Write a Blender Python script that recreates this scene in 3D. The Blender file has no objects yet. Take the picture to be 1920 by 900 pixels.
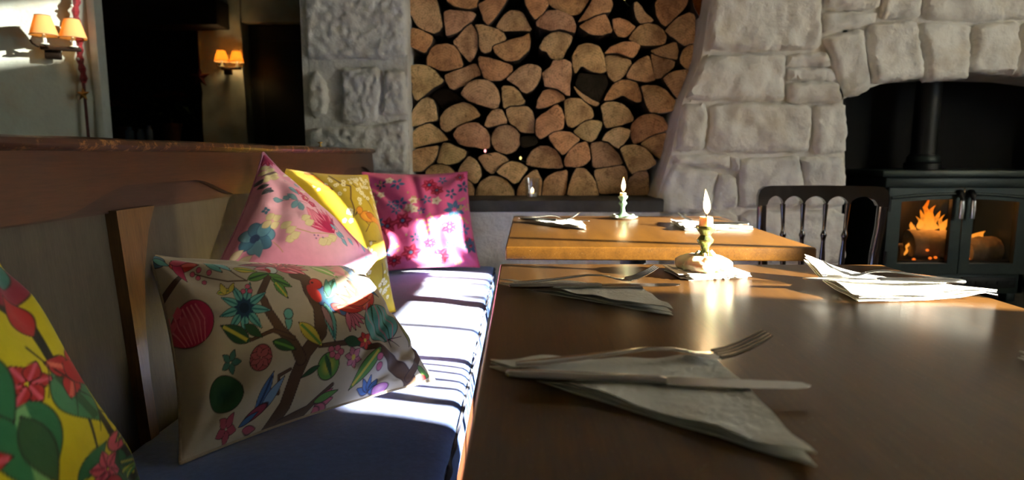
import bpy, bmesh, math, random
import numpy as np
from mathutils import Vector, Matrix, noise
from mathutils.geometry import delaunay_2d_cdt

scene = bpy.context.scene
col = scene.collection
random.seed(7)
PI = math.pi

# ------------------------------------------------------------------ camera
cam_data = bpy.data.cameras.new('camera')
cam = bpy.data.objects.new('camera', cam_data)
col.objects.link(cam)
cam_data.sensor_width = 36.0
cam_data.lens = 22.5
cam_data.clip_start = 0.02
cam.location = (0, 0, 0.94)
cam.rotation_euler = (PI / 2 - math.atan(160 / 1200), 0, math.atan(16 / 1210.6))
cam_data.dof.use_dof = True
cam_data.dof.focus_distance = 1.08
cam_data.dof.aperture_fstop = 5.0
scene.camera = cam

# ------------------------------------------------------------------ sky, sun, exposure
world = bpy.data.worlds.new('sky')
scene.world = world
world.use_nodes = True
bg = world.node_tree.nodes['Background']
bg.inputs['Color'].default_value = (0.84, 0.93, 1.0, 1)
bg.inputs['Strength'].default_value = 10.5

SUN_DIR = Vector((-0.970, 0.235, -0.205)).normalized()
sun_data = bpy.data.lights.new('sun', 'SUN')
sun_data.energy = 100.0
sun_data.angle = math.radians(0.6)
sun_data.color = (1.0, 0.93, 0.80)
sun = bpy.data.objects.new('sun', sun_data)
col.objects.link(sun)
sun.location = (6, -1, 4)
sun.rotation_euler = SUN_DIR.to_track_quat('-Z', 'Y').to_euler()

vs = scene.view_settings
vs.view_transform = 'Standard'
vs.look = 'None'
vs.gamma = 1.0
vs.use_curve_mapping = False
vs.exposure = 0.2

# windows of the room: (wall, a0, a1, z0, z1); wall R is x = 3.0 (a = y), wall F is y = -2.2 (a = x)
WINDOWS = [('R', 0.180, 1.58, 0.80, 1.72), ('R', 1.18, 1.67, 2.40, 2.72)]
for i, (w, a0, a1, z0, z1) in enumerate(WINDOWS):       # portals guide the sky light through the openings
    ld = bpy.data.lights.new('window_portal', 'AREA')
    ld.shape = 'RECTANGLE'
    ld.size = a1 - a0
    ld.size_y = z1 - z0
    ld.cycles.is_portal = True
    lo = bpy.data.objects.new('window_portal', ld)
    col.objects.link(lo)
    if w == 'R':
        lo.location = (3.12, (a0 + a1) / 2, (z0 + z1) / 2)
        lo.rotation_euler = (PI / 2, 0, PI / 2)
    else:
        lo.location = ((a0 + a1) / 2, -2.32, (z0 + z1) / 2)
        lo.rotation_euler = (PI / 2, 0, PI)

# ------------------------------------------------------------------ materials
def lin(r, g, b):
    f = lambda c: ((c / 255 + 0.055) / 1.055) ** 2.4 if c > 10 else c / 255 / 12.92
    return (f(r), f(g), f(b))

def c4(c):
    return (c[0], c[1], c[2], 1.0)

class NT:
    def __init__(s, name):
        s.m = bpy.data.materials.new(name)
        s.m.use_nodes = True
        s.t = s.m.node_tree
        s.b = s.t.nodes['Principled BSDF']
        s.out = s.t.nodes['Material Output']
    def n(s, typ, ins=None, **kw):
        nd = s.t.nodes.new(typ)
        for k, v in kw.items():
            setattr(nd, k, v)
        for k, v in (ins or {}).items():
            if hasattr(v, 'is_output') or isinstance(v, bpy.types.NodeSocket):
                s.t.links.new(v, nd.inputs[k])
            else:
                nd.inputs[k].default_value = v
        return nd
    def l(s, a, b):
        s.t.links.new(a, b)
    def coord(s, kind='Object', scale=(1, 1, 1)):
        tc = s.n('ShaderNodeTexCoord')
        mp = s.n('ShaderNodeMapping', {'Vector': tc.outputs[kind], 'Scale': scale})
        return mp.outputs['Vector']
    def noise(s, vec, scale, detail=4, rough=0.55):
        return s.n('ShaderNodeTexNoise', {'Vector': vec, 'Scale': scale, 'Detail': detail, 'Roughness': rough}).outputs['Fac']
    def ramp(s, fac, stops):
        r = s.n('ShaderNodeValToRGB', {'Fac': fac})
        e = r.color_ramp.elements
        while len(e) < len(stops):
            e.new(0.5)
        for i, (p, c) in enumerate(stops):
            e[i].position = p
            e[i].color = c4(c)
        return r.outputs['Color']
    def mix(s, fac, a, b, blend='MIX'):
        m = s.n('ShaderNodeMix', data_type='RGBA', blend_type=blend)
        for k, v in ((0, fac), (6, a), (7, b)):
            if isinstance(v, bpy.types.NodeSocket):
                s.l(v, m.inputs[k])
            else:
                m.inputs[k].default_value = v if k == 0 else c4(v)
        return m.outputs[2]
    def bump(s, h, strength, dist=0.01, prev=None):
        ins = {'Height': h, 'Strength': strength, 'Distance': dist}
        if prev is not None:
            ins['Normal'] = prev
        return s.n('ShaderNodeBump', ins).outputs['Normal']
    def set(s, **kw):
        names = dict(color='Base Color', rough='Roughness', metal='Metallic', normal='Normal', spec='Specular IOR Level',
                     coat='Coat Weight', coat_rough='Coat Roughness', sheen='Sheen Weight', trans='Transmission Weight',
                     ior='IOR', emit='Emission Color', emit_s='Emission Strength', sss='Subsurface Weight')
        for k, v in kw.items():
            i = s.b.inputs[names[k]]
            if isinstance(v, bpy.types.NodeSocket):
                s.l(v, i)
            elif isinstance(v, tuple):
                i.default_value = c4(v)
            else:
                i.default_value = v
        return s.m

M = {}
def simple(name, c, rough=0.5, metal=0.0, vary=0.12, scale=30.0, bump=0.0, stretch=(1, 1, 1), **kw):
    t = NT(name)
    v = t.coord('Object', stretch)
    f = t.noise(v, scale)
    lo = tuple(x * (1 - vary) for x in c)
    hi = tuple(min(1, x * (1 + vary)) for x in c)
    args = dict(color=t.ramp(f, [(0.3, lo), (0.7, hi)]), rough=rough, metal=metal)
    if bump:
        args['normal'] = t.bump(t.noise(v, scale * 2, 6), bump, 0.01)
    args.update(kw)
    M[name] = t.set(**args)
    return M[name]

def limewash(name, c, relief, rel_scale):
    t = NT(name)
    v = t.coord('Object')
    big = t.noise(v, 5, 3)
    cc = t.ramp(big, [(0.3, tuple(x * 0.80 for x in c)), (0.5, c), (0.75, tuple(min(1, x * 1.06) for x in c))])
    tint = t.mix(t.ramp(t.noise(v, 9, 5), [(0.5, (0, 0, 0)), (0.72, (1, 1, 1))]), cc, lin(196, 176, 146))
    cc = t.mix(0.38, cc, tint)
    n1 = t.bump(t.noise(v, rel_scale, 6, 0.6), relief, 0.03)
    n2 = t.bump(t.noise(v, rel_scale * 6, 4, 0.6), relief * 0.5, 0.006, n1)
    M[name] = t.set(color=cc, rough=0.78, normal=n2, spec=0.3)

limewash('limewash_pier', lin(238, 236, 228), 0.45, 45)
limewash('limewash_breast', lin(232, 227, 220), 0.5, 16)
limewash('plaster', lin(192, 202, 192), 0.25, 6)
simple('floor_boards', lin(70, 48, 32), 0.5, stretch=(8, 0.6, 1), scale=5, vary=0.3)
simple('ceiling_paint', lin(150, 140, 125), 0.8)
simple('soot', (0.006, 0.006, 0.006), 0.95)
simple('log_gap_shade', (0.012, 0.010, 0.008), 0.95)  # near-black colour puts the shade of the log gaps into the wall
simple('slate', lin(66, 64, 58), 0.6, vary=0.35, scale=14, bump=0.5)
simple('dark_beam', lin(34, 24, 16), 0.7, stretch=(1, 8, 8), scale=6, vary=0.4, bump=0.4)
simple('door_green', lin(16, 20, 15), 0.5)

def wood(name, c_dark, c_light, along='y', scale=6.0, rough=0.35, coat=0.0, coat_rough=0.15, bump=0.06, knots=False, wear=None, spec=0.5, dust=0.0):
    t = NT(name)
    st = {'x': (0.5, 9, 9), 'y': (9, 0.5, 9), 'z': (9, 9, 0.5)}[along]
    v = t.coord('Object', st)
    a = t.noise(v, scale, 6, 0.6)
    b = t.noise(v, scale * 9, 4, 0.7)
    cc = t.ramp(a, [(0.28, c_dark), (0.72, c_light)])
    cc = t.mix(0.45, cc, t.ramp(b, [(0.3, tuple(x * 0.55 for x in c_dark)), (0.7, c_light)]))
    if wear:
        w = t.coord('Object')
        wn = t.ramp(t.noise(w, 45, 6, 0.75), [(0.53, (0, 0, 0)), (0.62, (1, 1, 1))])
        cc = t.mix(wn, cc, wear)
    nrm = t.bump(b, bump, 0.004)
    if dust:
        w = t.coord('Object')
        nrm = t.bump(t.noise(w, 900, 2, 0.6), dust, 0.001, nrm)
        dn = t.ramp(t.noise(w, 520, 2, 0.6), [(0.72, (0, 0, 0)), (0.76, (1, 1, 1))])     # grains of dust and salt
        cc = t.mix(dn, cc, lin(200, 190, 170))
    M[name] = t.set(color=cc, rough=rough, coat=coat, coat_rough=coat_rough, normal=nrm, spec=spec)

wood('table_wood', lin(72, 45, 12), lin(106, 69, 20), 'y', 4.0, 0.32, 0.22, 0.18, 0.05, spec=0.35, dust=0.05)
wood('table_edge_wood', lin(128, 76, 26), lin(178, 114, 46), 'y', 7.0, 0.35, 0.3, 0.2, 0.05)
wood('bench_wood', lin(54, 28, 14), lin(90, 50, 27), 'y', 4.0, 0.38, 0.25, 0.25, 0.10)
wood('bench_cap_wood', lin(50, 26, 14), lin(84, 47, 26), 'y', 4.0, 0.36, 0.25, 0.25, 0.12, wear=lin(170, 120, 70))
wood('bench_backing_wood', lin(46, 28, 22), lin(74, 46, 36), 'y', 4.0, 0.45)
wood('bench_panel', lin(62, 56, 46), lin(84, 76, 63), 'z', 7.0, 0.55, 0, 0.2, 0.12)
wood('bench_stile', lin(82, 54, 27), lin(126, 88, 47), 'z', 4.0, 0.4, 0.2, 0.25, 0.08)
wood('chair_lacquer', lin(18, 11, 7), lin(40, 25, 14), 'z', 4.0, 0.2, 0.6, 0.08, 0.02)
wood('window_paint', lin(200, 200, 195), lin(215, 215, 210), 'z', 5.0, 0.5)
simple('log_bark', lin(58, 46, 34), 0.9, vary=0.5, scale=40, bump=0.8, stretch=(1, 0.25, 1))
simple('fire_log_bark', lin(186, 174, 150), 0.9, vary=0.35, scale=18, bump=0.7)

def log_end():
    t = NT('log_end_grain')
    oi = t.n('ShaderNodeObjectInfo')
    tc = t.n('ShaderNodeTexCoord')
    v = tc.outputs['Object']
    sx = t.n('ShaderNodeSeparateXYZ', {'Vector': v})
    cx = t.n('ShaderNodeCombineXYZ', {'X': sx.outputs['X'], 'Y': sx.outputs['Z']})
    ln = t.n('ShaderNodeVectorMath', {0: cx.outputs[0]}, operation='LENGTH')
    wob = t.noise(v, 18, 3)
    r = t.n('ShaderNodeMath', {0: wob, 1: 0.03, 2: ln.outputs['Value']}, operation='MULTIPLY_ADD')
    ring = t.n('ShaderNodeMath', {0: r.outputs[0], 1: 620.0}, operation='MULTIPLY')
    sn = t.n('ShaderNodeMath', {0: ring.outputs[0]}, operation='SINE')
    rings = t.ramp(t.n('ShaderNodeMath', {0: sn.outputs[0], 1: 0.5, 2: 0.5}, operation='MULTIPLY_ADD').outputs[0],
                   [(0.0, (0.84, 0.80, 0.76)), (1.0, (1, 1, 1))])
    base = t.mix(1.0, oi.outputs['Color'], rings, 'MULTIPLY')
    # offset the noise per log so that every end weathers differently
    off = t.n('ShaderNodeVectorMath', {0: v, 1: oi.outputs['Random']}, operation='ADD')
    off2 = t.n('ShaderNodeVectorMath', {0: oi.outputs['Location'], 1: v}, operation='ADD')
    sc = t.n('ShaderNodeVectorMath', {0: off2.outputs[0], 'Scale': 1.0}, operation='SCALE')
    blot = t.ramp(t.noise(sc.outputs[0], 16, 5, 0.6), [(0.34, (0.50, 0.44, 0.38)), (0.56, (1, 1, 1))])
    base = t.mix(0.8, base, t.mix(1.0, base, blot, 'MULTIPLY'))
    warm = t.ramp(t.noise(sc.outputs[0], 9, 3), [(0.42, (1.0, 0.93, 0.80)), (0.62, (1.06, 0.92, 0.78))])
    base = t.mix(0.7, base, t.mix(1.0, base, warm, 'MULTIPLY'))
    speck = t.ramp(t.noise(sc.outputs[0], 110, 3, 0.6), [(0.30, (0.35, 0.30, 0.25)), (0.40, (1, 1, 1))])
    base = t.mix(0.75, base, t.mix(1.0, base, speck, 'MULTIPLY'))
    ang = t.n('ShaderNodeMath', {0: sx.outputs['Z'], 1: sx.outputs['X']}, operation='ARCTAN2')
    av = t.n('ShaderNodeCombineXYZ', {'X': ang.outputs[0], 'Y': t.n('ShaderNodeMath', {0: ln.outputs['Value'], 1: 6.0}, operation='MULTIPLY').outputs[0], 'Z': t.n('ShaderNodeMath', {0: oi.outputs['Random'], 1: 50.0}, operation='MULTIPLY').outputs[0]})
    cn = t.n('ShaderNodeMath', {0: t.n('ShaderNodeMath', {0: t.noise(av.outputs[0], 2.2, 2), 1: 0.5}, operation='SUBTRACT').outputs[0]}, operation='ABSOLUTE')
    crack = t.ramp(cn.outputs[0], [(0.004, (0.30, 0.24, 0.18)), (0.016, (1, 1, 1))])
    base = t.mix(0.6, base, t.mix(1.0, base, crack, 'MULTIPLY'))
    nn = t.bump(t.noise(sc.outputs[0], 160, 5, 0.7), 0.5, 0.003)
    M['log_end'] = t.set(color=base, rough=0.85, normal=nn, spec=0.2)
log_end()

def fabric(name, c=None, attr=None, sheen=0.25, weave=900.0, bump=0.12):
    t = NT(name)
    v = t.coord('Object')
    if attr:
        base = t.n('ShaderNodeAttribute', attribute_name=attr).outputs['Color']
        base = t.mix(0.25, base, t.mix(1.0, base, t.ramp(t.noise(v, 60, 4), [(0.3, (0.75, 0.75, 0.75)), (0.7, (1.1, 1.1, 1.1))]), 'MULTIPLY'))
    else:
        base = t.ramp(t.noise(v, 90, 5, 0.7), [(0.25, tuple(x * 0.8 for x in c)), (0.75, tuple(min(1, x * 1.18) for x in c))])
    nn = t.bump(t.noise(v, weave, 2), bump, 0.001)
    nn = t.bump(t.noise(v, 26, 3), 0.18, 0.008, nn)
    M[name] = t.set(color=base, rough=0.85, sheen=sheen, normal=nn, spec=0.15)
fabric('print_fabric', attr='print')
fabric('blue_seat_fabric', lin(76, 104, 170))
fabric('navy_piping', lin(16, 22, 44))
fabric('beige_piping', lin(168, 150, 126))
fabric('pink_piping', lin(205, 140, 170))
fabric('rose_piping', lin(196, 90, 130))
fabric('yellow_piping', lin(190, 160, 50))
simple('paper_napkin', lin(236, 234, 224), 0.8, vary=0.03, scale=60, bump=0.35, sss=0.0)
simple('steel', (0.62, 0.62, 0.60), 0.22, 1.0, vary=0.05)
simple('bright_steel', (0.75, 0.74, 0.70), 0.28, 1.0, vary=0.05)
simple('verdigris_brass', lin(150, 158, 96), 0.24, 0.7, vary=0.35, scale=40, bump=0.15)
simple('green_enamel', lin(128, 164, 130), 0.35, 0.1, vary=0.2, scale=40)
simple('candle_wax', lin(232, 226, 196), 0.42, vary=0.04, scale=20, sss=0.25)
simple('saucer_glaze', lin(190, 200, 190), 0.25, vary=0.05)
simple('wick', (0.01, 0.008, 0.006), 0.9)
simple('cast_iron_stove', lin(38, 49, 46), 0.45, 0.35, vary=0.12, scale=60, bump=0.08)
simple('iron_dark', lin(18, 20, 20), 0.5, 0.4, vary=0.15, scale=60)
simple('brass', lin(190, 150, 70), 0.3, 0.9)
simple('bronze', lin(46, 34, 24), 0.45, 0.5)
simple('tinsel_red', lin(110, 14, 26), 0.35, vary=0.5, scale=120, bump=0.8)
simple('gold_star', lin(150, 112, 50), 0.3, 0.8, vary=0.3, scale=60)
simple('dark_red_star', lin(70, 16, 14), 0.6)
simple('poinsettia_leaf', lin(22, 44, 18), 0.55, vary=0.4)
simple('poinsettia_bract', lin(96, 14, 20), 0.55, vary=0.4)
simple('terracotta', lin(96, 58, 40), 0.8)
simple('blue_glass', lin(120, 150, 190), 0.08, vary=0.1)
simple('door_frame_paint', lin(188, 194, 186), 0.5, vary=0.06)
simple('wire_green', lin(20, 40, 18), 0.5)

def glass(name, tint=(1, 1, 1), gloss=0.08):
    t = NT(name)
    tr = t.n('ShaderNodeBsdfTransparent', {'Color': c4(tint)})
    gl = t.n('ShaderNodeBsdfGlossy', {'Color': (1, 1, 1, 1), 'Roughness': 0.03})
    mx = t.n('ShaderNodeMixShader', {'Fac': gloss, 1: tr.outputs[0], 2: gl.outputs[0]})
    t.l(mx.outputs[0], t.out.inputs['Surface'])
    M[name] = t.m
glass('window_glass', (0.97, 0.98, 0.98), 0.04)
def dimming_pane():  # unseen pane added to dim the sun patch on the cross wall
    t = NT('sun_dimming_pane')
    tr = t.n('ShaderNodeBsdfTransparent')
    tl = t.n('ShaderNodeBsdfTranslucent', {'Color': (0.9, 0.95, 0.95, 1)})
    mx = t.n('ShaderNodeMixShader', {'Fac': 0.66, 1: tr.outputs[0], 2: tl.outputs[0]})
    t.l(mx.outputs[0], t.out.inputs['Surface'])
    M['sun_dimming_pane'] = t.m
dimming_pane()
glass('clear_glass', (0.93, 0.95, 0.95), 0.12)
glass('stove_glass', (0.75, 0.68, 0.60), 0.05)

def emitter(name, stops, strength, zlo, zhi, alpha=None):
    t = NT(name)
    tc = t.n('ShaderNodeTexCoord')
    sx = t.n('ShaderNodeSeparateXYZ', {'Vector': tc.outputs['Object']})
    mr = t.n('ShaderNodeMapRange', {'Value': sx.outputs['Z'], 'From Min': zlo, 'From Max': zhi})
    em = t.n('ShaderNodeEmission', {'Color': t.ramp(mr.outputs[0], stops), 'Strength': strength})
    if alpha:
        tr = t.n('ShaderNodeBsdfTransparent')
        fn = t.noise(tc.outputs['Object'], 30, 4)
        mr2 = t.n('ShaderNodeMapRange', {'Value': fn, 'From Min': 0.3, 'From Max': 0.6, 'To Min': alpha * 0.3, 'To Max': alpha})
        mx = t.n('ShaderNodeMixShader', {'Fac': mr2.outputs[0], 1: tr.outputs[0], 2: em.outputs[0]})
        t.l(mx.outputs[0], t.out.inputs['Surface'])
    else:
        t.l(em.outputs[0], t.out.inputs['Surface'])
    M[name] = t.m
emitter('candle_flame', [(0.0, (1.0, 0.35, 0.06)), (0.25, (1.0, 0.72, 0.32)), (0.6, (1.0, 0.85, 0.5)), (1.0, (1.0, 0.5, 0.12))], 9.0, 0.0, 0.045)
emitter('fire_flame', [(0.0, (1.0, 0.42, 0.06)), (0.5, (1.0, 0.30, 0.02)), (1.0, (0.8, 0.12, 0.0))], 2.2, 0.0, 0.14, 0.75)
emitter('ember_glow', [(0.0, (1.0, 0.16, 0.01)), (1.0, (1.0, 0.25, 0.03))], 2.0, -0.01, 0.01)
emitter('bulb_glow', [(0.0, (1.0, 0.62, 0.28)), (1.0, (1.0, 0.7, 0.36))], 3.0, -0.02, 0.02)
emitter('fairy_pink', [(0.0, (1.0, 0.3, 0.3)), (1.0, (1.0, 0.4, 0.4))], 2.5, -0.01, 0.01)
emitter('fairy_gold', [(0.0, (1.0, 0.75, 0.2)), (1.0, (1.0, 0.8, 0.3))], 1.6, -0.01, 0.01)

def shade_mat():
    t = NT('lamp_shade')
    df = t.n('ShaderNodeBsdfDiffuse', {'Color': c4(lin(214, 182, 130))})
    tl = t.n('ShaderNodeBsdfTranslucent', {'Color': c4(lin(250, 206, 130))})
    mx = t.n('ShaderNodeMixShader', {'Fac': 0.6, 1: df.outputs[0], 2: tl.outputs[0]})
    t.l(mx.outputs[0], t.out.inputs['Surface'])
    M['lamp_shade'] = t.m
shade_mat()

def dimming_cloth_mat():  # cloth of the added blinds, passes only a little direct sun
    t = NT('sun_dimming_cloth')
    tr = t.n('ShaderNodeBsdfTransparent', {'Color': c4(lin(255, 244, 224))})
    tl = t.n('ShaderNodeBsdfTranslucent', {'Color': c4(lin(236, 226, 204))})
    mx = t.n('ShaderNodeMixShader', {'Fac': 0.87, 1: tr.outputs[0], 2: tl.outputs[0]})
    t.l(mx.outputs[0], t.out.inputs['Surface'])
    M['sun_dimming_cloth'] = t.m
dimming_cloth_mat()

# ------------------------------------------------------------------ mesh helpers
def tag(o, label=None, cat=None, group=None, kind=None):
    if label: o['label'] = label
    if cat: o['category'] = cat
    if group: o['group'] = group
    if kind: o['kind'] = kind
    return o

def empty(name, loc=(0, 0, 0), rz=0.0, parent=None):
    o = bpy.data.objects.new(name, None)
    o.empty_display_size = 0.05
    col.objects.link(o)
    o.location = loc
    o.rotation_euler = (0, 0, rz)
    if parent: o.parent = parent
    return o

def smooth_mesh(me, angle=None):
    for p in me.polygons:
        p.use_smooth = True
    if angle is not None:
        me.set_sharp_from_angle(angle=math.radians(angle))

class MB:
    """collects shapes, then becomes one mesh object"""
    def __init__(s):
        s.v = []; s.f = []
    def add(s, vs, fs):
        k = len(s.v)
        s.v += [tuple(p) for p in vs]
        s.f += [tuple(i + k for i in f) for f in fs]
        return s
    def box(s, x0, x1, y0, y1, z0, z1):
        return s.add([(x0, y0, z0), (x1, y0, z0), (x1, y1, z0), (x0, y1, z0), (x0, y0, z1), (x1, y0, z1), (x1, y1, z1), (x0, y1, z1)],
                     [(3, 2, 1, 0), (4, 5, 6, 7), (0, 1, 5, 4), (1, 2, 6, 5), (2, 3, 7, 6), (3, 0, 4, 7)])
    def rbox(s, x0, x1, y0, y1, z0, z1, r=0.005, seg=2):
        bm = bmesh.new()
        bmesh.ops.create_cube(bm, size=1.0)
        for v in bm.verts:
            v.co = Vector(((x0 + x1) / 2 + v.co.x * (x1 - x0), (y0 + y1) / 2 + v.co.y * (y1 - y0), (z0 + z1) / 2 + v.co.z * (z1 - z0)))
        bmesh.ops.bevel(bm, geom=bm.edges[:], offset=r, segments=seg, profile=0.5, affect='EDGES')
        bm.verts.index_update()
        s.add([v.co[:] for v in bm.verts], [[v.index for v in f.verts] for f in bm.faces])
        bm.free()
        return s
    def lathe(s, prof, cx=0, cy=0, seg=24, wob=None):
        vs = []; fs = []
        n = len(prof)
        for i, (r, z) in enumerate(prof):
            for k in range(seg):
                a = 2 * PI * k / seg
                rr = r * (1 + (wob(a, z) if wob else 0))
                vs.append((cx + rr * math.cos(a), cy + rr * math.sin(a), z))
        for i in range(n - 1):
            for k in range(seg):
                k2 = (k + 1) % seg
                fs.append((i * seg + k, i * seg + k2, (i + 1) * seg + k2, (i + 1) * seg + k))
        fs.append(tuple(range(seg - 1, -1, -1)))
        fs.append(tuple((n - 1) * seg + k for k in range(seg)))
        return s.add(vs, fs)
    def tube(s, pts, rad, seg=8, close=False):
        pts = [Vector(p) for p in pts]
        n = len(pts)
        rr = rad if isinstance(rad, (list, tuple)) else [rad] * n
        vs = []; fs = []
        ref = Vector((0, 0, 1))
        for i, p in enumerate(pts):
            if close:
                d = pts[(i + 1) % n] - pts[i - 1]
            else:
                d = pts[min(i + 1, n - 1)] - pts[max(i - 1, 0)]
            d.normalize()
            r_ = ref if abs(d.dot(ref)) < 0.92 else Vector((1, 0, 0))
            a = d.cross(r_).normalized()
            b = d.cross(a)
            for k in range(seg):
                t = 2 * PI * k / seg
                vs.append(p + (a * math.cos(t) + b * math.sin(t)) * rr[i])
        for i in range(n if close else n - 1):
            j = (i + 1) % n
            for k in range(seg):
                k2 = (k + 1) % seg
                fs.append((i * seg + k, i * seg + k2, j * seg + k2, j * seg + k))
        if not close:
            fs.append(tuple(range(seg - 1, -1, -1)))
            fs.append(tuple((n - 1) * seg + k for k in range(seg)))
        return s.add(vs, fs)
    def prism(s, poly, y0, y1, fn=None):
        """polygon in (x, z) extruded from y0 to y1; fn maps (a, b, depth) to a point"""
        fn = fn or (lambda a, b, d: (a, d, b))
        n = len(poly)
        pts = [Vector(p) for p in poly]
        V, E, F, *_ = delaunay_2d_cdt(pts, [], [list(range(n))], 1, 1e-6)
        k = len(V)
        vs = [fn(p.x, p.y, y0) for p in V] + [fn(p.x, p.y, y1) for p in V]
        fs = [tuple(f) for f in F] + [tuple(i + k for i in reversed(f)) for f in F]
        fs += [(i, (i + 1) % n, (i + 1) % n + k, i + k) for i in range(n)] if k == n else []
        return s.add(vs, fs)
    def build(s, name, mat, parent=None, smooth=None, loc=None, rot=None):
        me = bpy.data.meshes.new(name)
        me.from_pydata(s.v, [], s.f)
        bm = bmesh.new(); bm.from_mesh(me)
        bmesh.ops.recalc_face_normals(bm, faces=bm.faces[:])
        bm.to_mesh(me); bm.free()
        me.materials.append(M[mat])
        if smooth is not None:
            smooth_mesh(me, smooth)
        o = bpy.data.objects.new(name, me)
        col.objects.link(o)
        if parent: o.parent = parent
        if loc: o.location = loc
        if rot: o.rotation_euler = rot
        return o

def copy_tree(o, parent=None):
    c = o.copy()
    col.objects.link(c)
    c.parent = parent
    for ch in list(o.children):
        copy_tree(ch, c)
    return c

def struct(o):
    o['kind'] = 'structure'
    return o

def resample(poly, step, rnd=0.0, seed=0):
    rg = random.Random(seed)
    out = []
    n = len(poly)
    for i in range(n):
        a = Vector(poly[i]); b = Vector(poly[(i + 1) % n])
        k = max(1, int((b - a).length / step))
        for j in range(k):
            p = a.lerp(b, j / k)
            out.append(Vector((p.x + rg.uniform(-rnd, rnd), p.y + rg.uniform(-rnd, rnd))))
    return out

def chaikin(poly, it=1, q=0.25):
    for _ in range(it):
        o = []
        n = len(poly)
        for i in range(n):
            a = Vector(poly[i]); b = Vector(poly[(i + 1) % n])
            o += [a.lerp(b, q), a.lerp(b, 1 - q)]
        poly = o
    return poly

def edge_dist(p, poly):
    best = 9.0
    n = len(poly)
    for i in range(n):
        a = poly[i]; b = poly[(i + 1) % n]
        ab = b - a
        L = ab.length_squared
        t = 0 if L < 1e-12 else max(0, min(1, (p - a).dot(ab) / L))
        d = (a + ab * t - p).length
        best = min(best, d)
    return best

def inside(p, poly):
    c = False
    n = len(poly)
    j = n - 1
    for i in range(n):
        a, b = poly[i], poly[j]
        if (a.y > p.y) != (b.y > p.y) and p.x < (b.x - a.x) * (p.y - a.y) / (b.y - a.y) + a.x:
            c = not c
        j = i
    return c

def filled(poly, step, seed=0):
    rg = random.Random(seed)
    xs = [p.x for p in poly]; ys = [p.y for p in poly]
    pts = list(poly)
    y = min(ys) + step * 0.5
    row = 0
    while y < max(ys):
        x = min(xs) + (step * 0.5 if row % 2 else step)
        while x < max(xs):
            p = Vector((x + rg.uniform(-.2, .2) * step, y + rg.uniform(-.2, .2) * step))
            if inside(p, poly) and edge_dist(p, poly) > step * 0.35:
                pts.append(p)
            x += step
        y += step
        row += 1
    n = len(poly)
    V, E, F, *_ = delaunay_2d_cdt(pts, [], [list(range(n))], 1, 1e-7)
    return V, F, n

def stone(poly, yf, depth, parent, mat, seed, bulge=0.02, rough=0.012, rscale=9.0, step=0.022, name='stone', erad=0.018, joint=0.016):
    """a rounded, rough faced stone; the outline is in (x, z), the face looks to -y"""
    P = chaikin([Vector(p) for p in poly], 1, 0.10)
    P = resample(P, step, 0.003, seed)
    V, F, n = filled(P, step, seed)
    k = len(V)
    vs = []
    off = Vector((seed * 3.7, seed * 1.3, 0))
    for p in V:
        d = edge_dist(p, P)
        e = min(1.0, d / erad)
        rnd = math.sqrt(max(0, 1 - (1 - e) ** 2))
        nz = noise.fractal(Vector((p.x, 0, p.y)) * rscale + off, 1.0, 2.0, 4)
        y = yf + joint - (joint + bulge * 0.5) * rnd - nz * rough * (0.3 + 0.7 * e)
        vs.append((p.x, y, p.y))
    fs = [tuple(f) for f in F]
    m = MB().add(vs, fs)
    ring = list(range(n))
    back = [(V[i].x, yf + depth, V[i].y) for i in ring]
    b0 = len(m.v)
    m.v += back
    m.f += [(ring[i], ring[(i + 1) % n], b0 + (i + 1) % n, b0 + i) for i in range(n)]
    return m.build(name, mat, parent, smooth=60)
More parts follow.
